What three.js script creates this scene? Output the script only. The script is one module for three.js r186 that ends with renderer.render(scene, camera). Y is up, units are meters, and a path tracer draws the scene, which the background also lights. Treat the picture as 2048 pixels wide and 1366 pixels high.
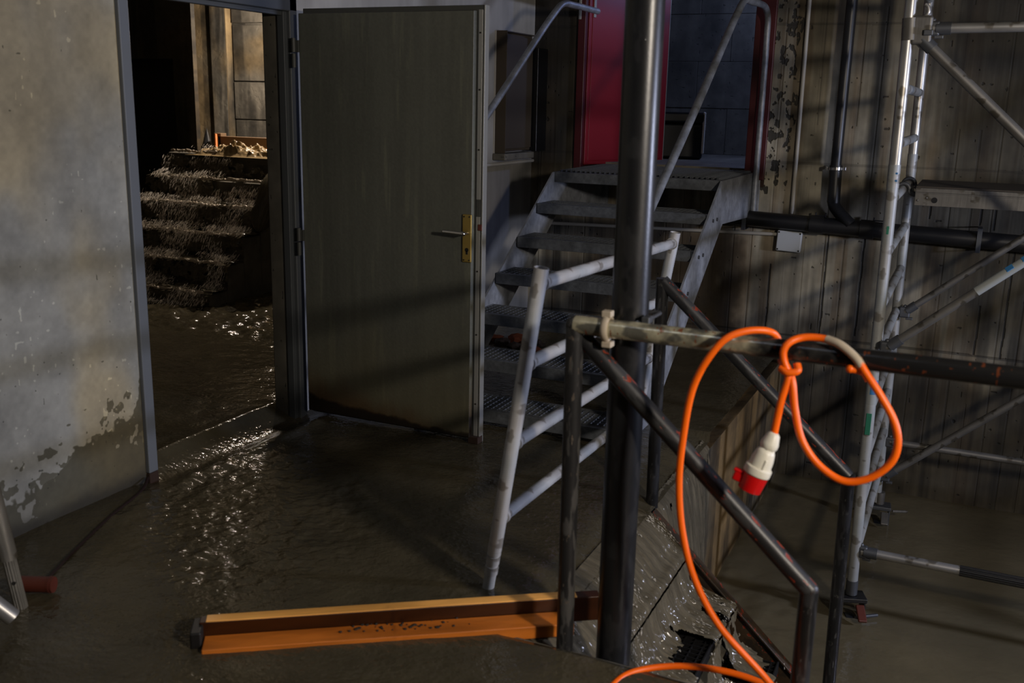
import * as THREE from 'three';
import { mergeGeometries } from 'three/addons/utils/BufferGeometryUtils.js';
import { RectAreaLightUniformsLib } from 'three/addons/lights/RectAreaLightUniformsLib.js';
import { RoundedBoxGeometry } from 'three/addons/geometries/RoundedBoxGeometry.js';

// ---------------------------------------------------------------- camera, lights, exposure
const scene = new THREE.Scene();
const camera = new THREE.PerspectiveCamera(37.9, 2048 / 1366, 0.05, 60);
camera.position.set(0, 1.65, 0);
camera.rotation.order = 'YXZ';
camera.rotation.set(-THREE.MathUtils.degToRad(13.55), THREE.MathUtils.degToRad(24.5), THREE.MathUtils.degToRad(1.28));
camera.focus = 6.0;
camera.userData.fStop = 3.2;
scene.background = new THREE.Color(0x000000);
const renderer = new THREE.WebGLRenderer({ antialias: true });
renderer.toneMapping = THREE.LinearToneMapping;
renderer.toneMappingExposure = 1.0;
renderer.shadowMap.enabled = true;
const LIGHT = { flood: 33, floodColor: 0xfff2e2, low: 48, lowColor: 0xd8e0ff, ceiling: 1.0, ceilingColor: 0xdfe8ff, stair: 11, stairColor: 0xffeedd, blue: 0.36, blueColor: 0xa4baff };

// ---------------------------------------------------------------- helpers
const V = (x, y, z) => new THREE.Vector3(x, y, z);
let seed = 7;
const rnd = () => { seed = (seed + 0x6d2b79f5) | 0; let t = Math.imul(seed ^ (seed >>> 15), 1 | seed); t = (t + Math.imul(t ^ (t >>> 7), 61 | t)) ^ t; return ((t ^ (t >>> 14)) >>> 0) / 4294967296; };
const rr = (a, b) => a + (b - a) * rnd();
const clamp = (x, a = 0, b = 1) => Math.min(b, Math.max(a, x));
const ss = (a, b, x) => { const t = clamp((x - a) / (b - a)); return t * t * (3 - 2 * t); };
const mix = (a, b, t) => a + (b - a) * t;
const mix3 = (a, b, t) => [mix(a[0], b[0], t), mix(a[1], b[1], t), mix(a[2], b[2], t)];
function hash(ix, iy, s) { let h = (Math.imul(ix, 374761393) + Math.imul(iy, 668265263) + Math.imul(s, 1442695041)) | 0; h = Math.imul(h ^ (h >>> 13), 1274126177); return ((h ^ (h >>> 16)) >>> 0) / 4294967296; }
function vn(x, y, s = 0, px = 0, py = 0) {
  let ix = Math.floor(x), iy = Math.floor(y); const fx = x - ix, fy = y - iy;
  let ix1 = ix + 1, iy1 = iy + 1;
  if (px) { ix = ((ix % px) + px) % px; ix1 = ((ix1 % px) + px) % px; }
  if (py) { iy = ((iy % py) + py) % py; iy1 = ((iy1 % py) + py) % py; }
  const ux = fx * fx * (3 - 2 * fx), uy = fy * fy * (3 - 2 * fy);
  const a = hash(ix, iy, s), b = hash(ix1, iy, s), c = hash(ix, iy1, s), d = hash(ix1, iy1, s);
  return a + (b - a) * ux + (c - a) * uy + (a - b - c + d) * ux * uy;
}
function fbm(x, y, oct, s = 0, px = 0, py = 0) { let v = 0, a = 0.5, n = 0; for (let i = 0; i < oct; i++) { v += a * vn(x, y, s + i * 17, px, py); n += a; a *= 0.5; x *= 2; y *= 2; px *= 2; py *= 2; } return v / n; }

// texture pair: fn(u, v) -> [r, g, b (sRGB 0..1), height 0..1, roughness]
function maps(w, h, fn, wrap = true) {
  const c = new Uint8Array(w * h * 4), b = new Uint8Array(w * h * 4);
  for (let j = 0; j < h; j++) for (let i = 0; i < w; i++) {
    const o = fn((i + 0.5) / w, (j + 0.5) / h), k = (j * w + i) * 4;
    c[k] = clamp(o[0]) * 255; c[k + 1] = clamp(o[1]) * 255; c[k + 2] = clamp(o[2]) * 255; c[k + 3] = 255;
    const hh = clamp(o[3]) * 255; b[k] = hh; b[k + 1] = hh; b[k + 2] = hh; b[k + 3] = 255;
  }
  const mk = (d, srgb) => { const t = new THREE.DataTexture(d, w, h, THREE.RGBAFormat); t.magFilter = THREE.LinearFilter; t.minFilter = THREE.LinearMipmapLinearFilter; t.generateMipmaps = true; t.wrapS = t.wrapT = wrap ? THREE.RepeatWrapping : THREE.ClampToEdgeWrapping; if (srgb) t.colorSpace = THREE.SRGBColorSpace; t.needsUpdate = true; return t; };
  return { map: mk(c, true), bump: mk(b, false) };
}
// lay a texture so that uv in metres runs from (x0, y0) over sx by sy
function lay(t, x0, y0, sx, sy) { const r = { map: t.map.clone(), bump: t.bump.clone() }; for (const k of ['map', 'bump']) { r[k].repeat.set(1 / sx, 1 / sy); r[k].offset.set(-x0 / sx, -y0 / sy); r[k].needsUpdate = true; } return r; }
function mat(o) { return new THREE.MeshStandardMaterial(o); }
function texMat(t, rough, metal, bumpScale, extra = {}) { return new THREE.MeshStandardMaterial({ map: t.map, bumpMap: t.bump, bumpScale, roughness: rough, metalness: metal, ...extra }); }

function clean(g) { const n = g.index ? g.toNonIndexed() : g; for (const k of Object.keys(n.attributes)) if (!['position', 'normal', 'uv'].includes(k)) n.deleteAttribute(k); if (!n.attributes.uv) n.setAttribute('uv', new THREE.BufferAttribute(new Float32Array(n.attributes.position.count * 2), 2)); n.clearGroups(); return n; }
function merge(list) { list = (Array.isArray(list) ? list : [list]).map(clean); return list.length === 1 ? list[0] : mergeGeometries(list); }
function boxUV(g) {
  const p = g.attributes.position, n = g.attributes.normal, uv = g.attributes.uv;
  for (let i = 0; i < p.count; i++) {
    const ax = Math.abs(n.getX(i)), ay = Math.abs(n.getY(i)), az = Math.abs(n.getZ(i));
    if (ax >= ay && ax >= az) uv.setXY(i, p.getZ(i), p.getY(i)); else if (ay >= az) uv.setXY(i, p.getX(i), p.getZ(i)); else uv.setXY(i, p.getX(i), p.getY(i));
  }
  return g;
}
// rounded box between two corners, uv in metres of the world axes
function boxc(x0, x1, y0, y1, z0, z1, r = 0.003) {
  const w = Math.abs(x1 - x0), h = Math.abs(y1 - y0), d = Math.abs(z1 - z0); r = Math.min(r, w * 0.45, h * 0.45, d * 0.45);
  const g = clean(r > 0 ? new RoundedBoxGeometry(w, h, d, 2, r) : new THREE.BoxGeometry(w, h, d));
  g.translate((x0 + x1) / 2, (y0 + y1) / 2, (z0 + z1) / 2); return boxUV(g);
}
function box(w, h, d, r = 0.002) { return boxc(-w / 2, w / 2, -h / 2, h / 2, -d / 2, d / 2, r); }
const put = (g, m) => { g.applyMatrix4(m); return g; };
function orient(dir, up = V(0, 1, 0)) { // matrix whose y axis runs along dir, z axis as near to up as can be
  const y = dir.clone().normalize(); let u = up.clone(); if (Math.abs(y.dot(u)) > 0.98) u = V(0, 0, 1);
  const z = u.sub(y.clone().multiplyScalar(u.dot(y))).normalize(), x = y.clone().cross(z); return new THREE.Matrix4().makeBasis(x, y, z);
}
// straight tube; u is metres around (0 on top), v metres along
function tube(a, b, r, o = {}) {
  const seg = o.seg || 20, r2 = o.r2 ?? r, L = a.distanceTo(b), M = orient(b.clone().sub(a)).setPosition(a), pos = [], nor = [], uv = [];
  const P = (k, t) => { const f = (k / seg - 0.5) * 2 * Math.PI, R = mix(r, r2, t); return [Math.sin(f) * R, L * t, Math.cos(f) * R, Math.sin(f), 0, Math.cos(f), (k / seg - 0.5) * 2 * Math.PI * r, L * t + (o.v0 || 0)]; };
  const add = (q) => { pos.push(q[0], q[1], q[2]); nor.push(q[3], q[4], q[5]); uv.push(q[6], q[7]); };
  const n = o.steps || 1;
  for (let s = 0; s < n; s++) for (let k = 0; k < seg; k++) { const A = P(k, s / n), B = P(k + 1, s / n), C = P(k + 1, (s + 1) / n), D = P(k, (s + 1) / n); [A, D, B, B, D, C].forEach((q) => add(q)); }
  if (o.cap !== false) for (const t of [0, 1]) { const R = t ? r2 : r, c = [0, L * t, 0, 0, t ? 1 : -1, 0, 0, 0];
    for (let k = 0; k < seg; k++) { const A = P(k, t), B = P(k + 1, t); for (const q of t ? [A, c, B] : [A, B, c]) add([q[0], q[1], q[2], 0, t ? 1 : -1, 0, q[6], q[7]]); } }
  if (o.hollow) { const ri = r - o.hollow; for (let k = 0; k < seg; k++) { const f = (i) => (i / seg - 0.5) * 2 * Math.PI; const I = (i, t) => [Math.sin(f(i)) * ri, L * t, Math.cos(f(i)) * ri, -Math.sin(f(i)), 0, -Math.cos(f(i)), 0, L * t];
    const A = I(k, 0), B = I(k + 1, 0), C = I(k + 1, 1), D = I(k, 1); [A, B, D, B, C, D].forEach(add);
    for (const t of [0, 1]) { const O1 = P(k, t), O2 = P(k + 1, t), I1 = I(k, t), I2 = I(k + 1, t), N = t ? 1 : -1; for (const q of t ? [O1, I1, O2, O2, I1, I2] : [O1, O2, I1, O2, I2, I1]) add([q[0], q[1], q[2], 0, N, 0, 0, 0]); } } }
  const g = new THREE.BufferGeometry(); g.setAttribute('position', new THREE.Float32BufferAttribute(pos, 3)); g.setAttribute('normal', new THREE.Float32BufferAttribute(nor, 3)); g.setAttribute('uv', new THREE.Float32BufferAttribute(uv, 2));
  for (const k of ['position', 'normal', 'uv']) { const A = g.attributes[k], w = A.itemSize, q = A.array; for (let i = 0; i < A.count; i += 3) for (let c = 0; c < w; c++) { const t = q[(i + 1) * w + c]; q[(i + 1) * w + c] = q[(i + 2) * w + c]; q[(i + 2) * w + c] = t; } }
  return g.applyMatrix4(M);
}
function pathTube(pts, r, seg = 80, rad = 12, tension = 0.5) {
  const c = new THREE.CatmullRomCurve3(pts, false, 'centripetal', tension), g = new THREE.TubeGeometry(c, seg, r, rad, false), uv = g.attributes.uv, L = c.getLength();
  for (let i = 0; i < uv.count; i++) uv.setXY(i, uv.getY(i) * 2 * Math.PI * r, uv.getX(i) * L);
  return g;
}
const ball = (p, r, seg = 12) => new THREE.SphereGeometry(r, seg, seg).translate(p.x, p.y, p.z);
// flat plate: polygon in (a, b) pushed along the third axis
function plate(pts, axis, from, to) {
  const s = new THREE.Shape(pts.map((p) => new THREE.Vector2(p[0], p[1]))), g = new THREE.ExtrudeGeometry(s, { depth: to - from, bevelEnabled: false });
  if (axis === 'z') g.translate(0, 0, from);
  if (axis === 'x') g.applyMatrix4(new THREE.Matrix4().makeBasis(V(0, 0, 1), V(0, 1, 0), V(-1, 0, 0))).translate(to, 0, 0); // pts are (z, y)
  if (axis === 'y') g.applyMatrix4(new THREE.Matrix4().makeBasis(V(1, 0, 0), V(0, 0, 1), V(0, -1, 0))).translate(0, to, 0); // pts are (x, z)
  return clean(g);
}
function lathe(profile, seg = 24) { return new THREE.LatheGeometry(profile.map((p) => new THREE.Vector2(p[0], p[1])), seg); }

const used = {};
function numbered(n) { if (!(n in used)) { used[n] = 0; return n; } used[n]++; return n + '_' + String(used[n]).padStart(3, '0'); }
function shade(m) { m.castShadow = m.receiveShadow = true; return m; }
function part(name, geos, material, parent) { const m = shade(new THREE.Mesh(merge(geos), material)); m.name = name; parent.add(m); return m; }
function thing(name, label, category, pos = [0, 0, 0], group) { const o = new THREE.Group(); o.name = numbered(name); o.position.set(...pos); o.userData = { label, category }; if (group) o.userData.group = group; scene.add(o); return o; }
function one(name, geos, material, label, category, extra = {}) { const m = shade(new THREE.Mesh(merge(geos), material)); m.name = numbered(name); m.userData = { label, category, ...extra }; scene.add(m); return m; }
function struct(name, geos, material, label) { const m = shade(new THREE.Mesh(merge(geos), material)); m.name = numbered(name); m.userData = { kind: 'structure' }; if (label) m.userData.label = label; scene.add(m); return m; }
function structGroup(name, label) { const o = new THREE.Group(); o.name = numbered(name); o.userData = { kind: 'structure', label }; scene.add(o); return o; }

// ---------------------------------------------------------------- materials
const T = {};
T.concrete = maps(1024, 1024, (u, v) => { // 1.6 m tile, rough grey-brown concrete
  const a = fbm(u * 4, v * 4, 5, 3, 4, 4), b = fbm(u * 24, v * 24, 4, 9, 24, 24), st = fbm(u * 16, v * 2, 4, 21, 16, 2), pore = vn(u * 90, v * 90, 5, 90, 90);
  let k = 0.37 + 0.22 * (a - 0.5) + 0.1 * (b - 0.5) + 0.12 * (st - 0.5);
  let h = 0.55 + 0.3 * (b - 0.5); if (pore > 0.93) { k *= 0.72; h -= 0.35; }
  return [k * 1.03, k * 0.98, k * 0.86, h];
});
T.pale = maps(512, 512, (u, v) => { const a = fbm(u * 5, v * 5, 5, 361, 5, 5), st = fbm(u * 24, v * 2, 4, 363, 24, 2), k = 0.56 + 0.2 * (a - 0.5) + 0.12 * (st - 0.5); return [k, k * 0.985, k * 0.95, 0.5 + 0.3 * (a - 0.5)]; });
T.stained = maps(1024, 1024, (u, v) => { // 2.4 m tile, mottled damp concrete with runs
  const a = fbm(u * 5, v * 4, 5, 331, 5, 4), b = fbm(u * 18, v * 14, 4, 335, 18, 14), run = fbm(u * 22, v * 2, 4, 337, 22, 2), f = fbm(u * 70, v * 70, 3, 339, 70, 70);
  let k = 0.5 + 0.36 * (a - 0.5) + 0.26 * (b - 0.5) + 0.08 * (f - 0.5) - 0.15 * ss(0.5, 0.7, run), h = 0.5 + 0.5 * (b - 0.5) + 0.2 * (f - 0.5);
  const c = mix3([k * 1.0, k * 0.95, k * 0.85], [k * 1.08, k * 0.93, k * 0.68], ss(0.4, 0.65, fbm(u * 4, v * 3, 4, 343, 4, 3)));
  if (b > 0.66) h -= 0.15; return [c[0], c[1], c[2], h]; });
T.board = maps(2048, 1024, (u, v) => { // back wall, 6.6 m by 4.6 m, board-marked, from x -3.2, y -1.3
  const x = -3.2 + u * 6.6, y = -1.3 + v * 4.6;
  const bw = 0.128, bi = Math.floor(x / bw + 0.15 * vn(0, y * 0.9, 4)), bf = x / bw - Math.floor(x / bw);
  const grain = fbm(x * 60, y * 2.2, 3, 31), big = fbm(x * 1.5, y * 1.5, 5, 12), mid = fbm(x * 9, y * 7, 4, 15), streak = fbm(x * 11, y * 0.6, 4, 77);
  let k = 0.5 + 0.16 * (big - 0.5) + 0.06 * (hash(bi, 3, 2) - 0.5) + 0.08 * (grain - 0.5) + 0.26 * (mid - 0.5) - 0.16 * ss(0.45, 0.75, streak);
  let h = 0.6 + 0.16 * (grain - 0.5) + 0.2 * (hash(bi, 3, 8) - 0.5) + 0.1 * (mid - 0.5);
  const edge = Math.min(bf, 1 - bf) * bw;
  if (edge < 0.005 && hash(bi, Math.floor(y * 1.3), 9) > 0.6) { h -= 0.2; k *= 0.86; }
  for (const [jy, f] of [[0.055, 1], [1.28, 0.5], [2.2, 0.6], [-0.1, 1]]) { const d = Math.abs(y - jy - 0.012 * (fbm(x * 3, jy, 3, 5) - 0.5)); if (d < 0.008) { h -= 0.3 * f; k *= 1 - 0.28 * f; } }
  const pit = vn(x * 34, y * 34, 51); if (pit > 0.955) { k *= 0.6; h -= 0.4; }
  for (const [cx, y0, y1] of [[-0.245, 0.95, 1.12], [0.065, 0.93, 1.12], [0.15, 0.9, 1.14], [-0.64, 0.1, 0.86], [-0.88, 0.05, 0.8], [0.29, 0.05, 0.86], [0.13, 0.06, 0.4], [-1.26, 0.1, 0.56]]) {
    const d = Math.abs(x - cx - 0.006 * (vn(1, y * 9, 3) - 0.5)); if (d < 0.006 && y > y0 && y < y1) { k *= 0.45; h -= 0.4; } }
  let c = [k * 1.01, k * 0.965, k * 0.845];
  const wet = ss(0.05, -0.22, y + 0.22 * (fbm(x * 2.5, y * 2, 4, 66) - 0.5)); c = mix3(c, [c[0] * 0.46, c[1] * 0.44, c[2] * 0.4], wet);
  // dark brown patch beside and below the metal stairs
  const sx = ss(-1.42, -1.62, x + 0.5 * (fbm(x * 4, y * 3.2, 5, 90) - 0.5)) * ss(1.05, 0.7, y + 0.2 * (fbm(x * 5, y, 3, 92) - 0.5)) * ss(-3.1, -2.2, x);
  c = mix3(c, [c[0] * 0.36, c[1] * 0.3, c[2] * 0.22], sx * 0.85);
  const paintedShade = ss(-2.72, -2.86, x + 0.08 * (fbm(x * 5, y * 3, 3, 95) - 0.5)) * ss(0.95, 1.25, y); c = mix3(c, [c[0] * 0.42, c[1] * 0.4, c[2] * 0.36], paintedShade);  // shade left of the red door, painted into the wall colour
  const rt = ss(-0.4, 0.1, x + 0.5 * (fbm(x * 2.2, y * 0.8, 4, 99) - 0.5)) * ss(-0.3, 0.5, y); c = mix3(c, [c[0] * 0.56, c[1] * 0.55, c[2] * 0.52], rt);  // right side darkened for shade and damp, both painted into the colour
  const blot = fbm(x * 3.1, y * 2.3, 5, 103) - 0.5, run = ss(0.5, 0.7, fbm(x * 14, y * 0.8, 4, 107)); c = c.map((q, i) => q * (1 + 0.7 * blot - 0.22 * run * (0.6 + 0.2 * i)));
  const high = ss(1.3, 2.6, y + 0.6 * (fbm(x * 1.2, y * 1.5, 4, 97) - 0.5)); c = mix3(c, [c[0] * 0.66, c[1] * 0.64, c[2] * 0.6], high);  // upper wall toned down, lamp falloff painted into the colour
  // broken rim by the door jamb
  const rim = ss(-1.12, -1.3, x + 0.12 * (fbm(x * 8, y * 8, 3, 8) - 0.5)) * ss(1.0, 1.15, y) * (x > -1.42 ? 1 : 0); const chip = fbm(x * 30, y * 22, 3, 13);
  if (rim > 0.3 && chip > 0.6) { c = mix3(c, [0.09, 0.085, 0.07], 0.75); h -= 0.5; }
  return [c[0], c[1], c[2], h];
}, false);
const wetLine = [[-3.06, 0.40], [-3.03, 0.32], [-2.9, 0.29], [-2.81, 0.28], [-2.7, 0.24], [-2.6, 0.18], [-2.53, 0.155], [-2.44, 0.135], [-2.35, 0.11], [-2.0, 0.05], [3, 0.02]];
T.plaster = maps(1024, 1024, (u, v) => { // wall by the doorway: z -3.2 .. -0.9, y -0.1 .. 2.3
  const z = -3.2 + u * 2.3, y = -0.1 + v * 2.4;
  const big = fbm(z * 2.2, y * 1.6, 5, 41), mid = fbm(z * 9, y * 6, 4, 44), fine = fbm(z * 45, y * 45, 3, 47), streak = fbm(z * 6, y * 0.7, 4, 49);
  let k = 0.545 + 0.13 * (big - 0.5) + 0.1 * (mid - 0.5) + 0.07 * (fine - 0.5) + 0.1 * (streak - 0.5), h = 0.6 + 0.18 * (fine - 0.5) + 0.15 * (mid - 0.5);
  let c = mix3([k * 0.97, k * 0.97, k * 0.93], [k * 1.04, k * 0.97, k * 0.8], ss(0.38, 0.62, fbm(z * 1.6 + 4, y * 1.1, 4, 61) + 0.12 * ss(-2.6, -3.0, z) - 0.1 * ss(1.3, 2, y)));
  // smoother pale filler patches
  const pale = ss(0.52, 0.6, fbm(z * 3 + 9, y * 2.4, 4, 63)); c = mix3(c, [c[0] * 1.1, c[1] * 1.1, c[2] * 1.1], pale * 0.6);
  const pit = vn(z * 60, y * 50, 71), clus = fbm(z * 5, y * 3, 3, 73); if (pit > 0.9 && clus > 0.6) { c = [c[0] * 1.22, c[1] * 1.22, c[2] * 1.2]; h += 0.1; } if (pit < 0.03 && clus > 0.52) { c = [c[0] * 0.6, c[1] * 0.6, c[2] * 0.58]; h -= 0.3; }
  let wl = 0.02; for (let i = 0; i < wetLine.length - 1; i++) if (z >= wetLine[i][0] && z <= wetLine[i + 1][0]) wl = mix(wetLine[i][1], wetLine[i + 1][1], (z - wetLine[i][0]) / (wetLine[i + 1][0] - wetLine[i][0]));
  if (z < wetLine[0][0]) wl = 0.42 + (wetLine[0][0] - z) * 3;
  const rag = 0.09 * (fbm(z * 16, y * 16, 4, 81) - 0.5) + 0.035 * (vn(z * 60, y * 60, 83) - 0.5), d = y - wl - rag;
  let wet = ss(0.006, -0.006, d);
  if (d > 0 && d < 0.13 && fbm(z * 22, y * 22, 3, 85) > 0.63 + d * 0.5) wet = Math.max(wet, 0.85);
  if (d < -0.01 && d > -0.12 && fbm(z * 20 + 3, y * 20, 3, 87) > 0.68) wet *= 0.25;
  c = mix3(c, [c[0] * 0.56, c[1] * 0.545, c[2] * 0.48], wet); h -= 0.12 * wet;
  const foot = ss(0.09, 0.0, y + 0.05 * (fbm(z * 14, y * 14, 3, 88) - 0.5)); c = mix3(c, [0.12, 0.11, 0.09], foot * 0.7);
  return [c[0], c[1], c[2], h];
}, false);
T.door = maps(512, 1024, (u, v) => { // leaf: x -3.08 .. -2.1, y 0 .. 2.07
  const x = u, y = v * 2.07, big = fbm(u * 3, v * 4, 5, 101), st = fbm(u * 30, v * 3, 4, 104), fine = fbm(u * 120, v * 200, 2, 106);
  let k = 0.335 + 0.06 * (big - 0.5) + 0.06 * (st - 0.5) + 0.03 * (fine - 0.5); let c = [k * 0.97, k * 0.985, k * 0.9];
  const scrape = ss(0.62, 0.72, fbm(u * 40, v * 5, 3, 108)) * ss(0.35, 0.6, fbm(u * 4, v * 5, 3, 110)); c = mix3(c, [c[0] * 1.18, c[1] * 1.18, c[2] * 1.12], scrape * 0.6);
  const mud = ss(0.75, 0.05, y + 0.25 * (fbm(u * 5, v * 6, 4, 112) - 0.5)); c = mix3(c, [0.36, 0.325, 0.22], mud * 0.5);
  const rust = ss(0.34, 0.05, y + 0.28 * u + 0.25 * (fbm(u * 7, v * 9, 4, 115) - 0.5)); c = mix3(c, [0.30, 0.19, 0.09], rust * 0.75);
  const rot = ss(0.012, -0.012, y - 0.05 - 0.07 * (1 - u) * (1 - u) - 0.05 * (fbm(u * 14, v * 20, 4, 117) - 0.5)); c = mix3(c, [0.1, 0.075, 0.05], rot * 0.9);
  return [c[0], c[1], c[2], 0.6 + 0.15 * (fine - 0.5) - 0.4 * rot];
}, false);
function flaked(base, chip, scuff, amount, chipsTop) { return maps(512, 1024, (u, v) => { // painted tube: u 0..0.36 m around (wrapped), v 1.2 m
  const n = fbm(u * 14, v * 40, 4, 131, 14, 40), s = fbm(u * 8, v * 14, 4, 137, 8, 14), f = vn(u * 80, v * 200, 139, 80, 200);
  let c = mix3(base, [base[0] * 0.75, base[1] * 0.75, base[2] * 0.75], fbm(u * 6, v * 18, 3, 141, 6, 18)); let h = 0.6;
  const sc = ss(0.57, 0.68, s); c = mix3(c, scuff, sc * 0.7);
  const top = chipsTop ? Math.exp(-Math.pow(Math.min(u, 1 - u) / 0.11, 2)) : 0.4; if (n > amount - 0.09 * top) { c = mix3(chip, [chip[0] * 0.7, chip[1] * 0.7, chip[2] * 0.7], f); h = 0.35; }
  return [c[0], c[1], c[2], h + 0.06 * f];
}); }
const tubeTex = (t, around = 0.17, along = 1.2) => { const r = { map: t.map.clone(), bump: t.bump.clone() }; for (const k of ['map', 'bump']) { r[k].repeat.set(1 / around, 1 / along); r[k].needsUpdate = true; } return r; };
T.blackpaint = tubeTex(flaked([0.15, 0.15, 0.155], [0.6, 0.22, 0.12], [0.25, 0.25, 0.25], 0.765, true));
T.columnpaint = tubeTex(flaked([0.125, 0.127, 0.135], [0.2, 0.2, 0.2], [0.165, 0.165, 0.17], 0.9, false), 0.34);
T.blackplain = tubeTex(flaked([0.125, 0.125, 0.13], [0.3, 0.3, 0.29], [0.21, 0.21, 0.215], 0.80, false));
T.railpaint = tubeTex(flaked([0.16, 0.16, 0.165], [0.4, 0.36, 0.32], [0.34, 0.335, 0.325], 0.8, false));
T.alu = maps(512, 512, (u, v) => { const a = fbm(u * 60, v * 4, 3, 151, 60, 4), b = fbm(u * 5, v * 5, 4, 153, 5, 5), k = 0.66 + 0.1 * (a - 0.5) + 0.24 * (b - 0.5); const d = ss(0.6, 0.72, fbm(u * 9, v * 12, 3, 155, 9, 12)); return [k * (1 - 0.28 * d), k * (0.99 - 0.3 * d), k * (0.97 - 0.34 * d), 0.5 + 0.3 * (a - 0.5)]; });
T.paleAlu = maps(512, 512, (u, v) => { const a = fbm(u * 70, v * 4, 3, 251, 70, 4), b = fbm(u * 4, v * 6, 4, 253, 4, 6), k = 0.7 + 0.08 * (a - 0.5) + 0.16 * (b - 0.5); const d = ss(0.66, 0.76, fbm(u * 8, v * 12, 3, 255, 8, 12)), h = fbm(u * 3, v * 3, 3, 257, 3, 3) - 0.5; return [k * (1 - 0.25 * d + 0.12 * h), k * (0.985 - 0.27 * d), k * (0.985 - 0.3 * d - 0.08 * h), 0.5 + 0.3 * (a - 0.5)]; });
T.galv = maps(512, 512, (u, v) => { const a = vn(u * 26, v * 26, 161, 26, 26), b = fbm(u * 6, v * 6, 4, 163, 6, 6), f = fbm(u * 60, v * 60, 2, 165, 60, 60), k = 0.53 + 0.09 * (a - 0.5) + 0.24 * (b - 0.5) + 0.06 * (f - 0.5); return [k * 0.96, k * 0.985, k * 1.03, 0.5 + 0.2 * (f - 0.5)]; });
T.wood = maps(1024, 256, (u, v) => { const g = fbm(u * 5, v * 26 + 1.2 * fbm(u * 6, v * 3, 3, 172, 6, 3), 4, 171, 5, 26), st = fbm(u * 7, v * 4, 4, 175, 7, 4), k = 0.92 + 0.3 * (g - 0.5); const d = ss(0.62, 0.78, st); return [k * (1 - 0.5 * d), k * (0.73 - 0.4 * d), k * (0.38 - 0.22 * d), 0.5 + 0.3 * (g - 0.5)]; });
T.bare = maps(1024, 128, (u, v) => { // near rail: bare worn metal at its left, black paint towards its right; u = 0..1.6 m along
  const x = u * 1.6, n = fbm(u * 40, v * 5, 4, 181), s = fbm(u * 110, v * 8, 3, 185); const worn = ss(0.66, 0.32, x + 0.45 * (n - 0.5));
  const a = 0.76 + 0.24 * (s - 0.5); let c = mix3([0.14, 0.14, 0.143], [a, a * 0.97, a * 0.83], worn); const half = ss(0.46, 0.6, fbm(u * 26, v * 4, 4, 188)); c = mix3(c, [0.3, 0.3, 0.29], half * ss(0.95, 0.4, x) * 0.65);
  if (fbm(u * 150, v * 10, 3, 190) > 0.775) c = mix3(c, [0.55, 0.27, 0.15], 0.75);
  return [c[0], c[1], c[2], 0.5 + 0.2 * (s - 0.5)];
}, false);
const rippleMap = (base) => maps(1024, 1024, (u, v) => { const a = fbm(u * 26, v * 38, 4, 201, 26, 38), b = fbm(u * 70, v * 70, 3, 205, 70, 70), m = fbm(u * 5, v * 7, 4, 207, 5, 7); const k = base + 0.07 * (m - 0.5); return [k * 1.06, k * 0.97, k * 0.75, 0.5 + 0.5 * (a - 0.5) + 0.25 * (b - 0.5)]; });
T.ripple = rippleMap(0.262); T.ripplePit = rippleMap(0.335);
const rep = (t, s) => lay(t, 0, 0, s, s);
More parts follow.
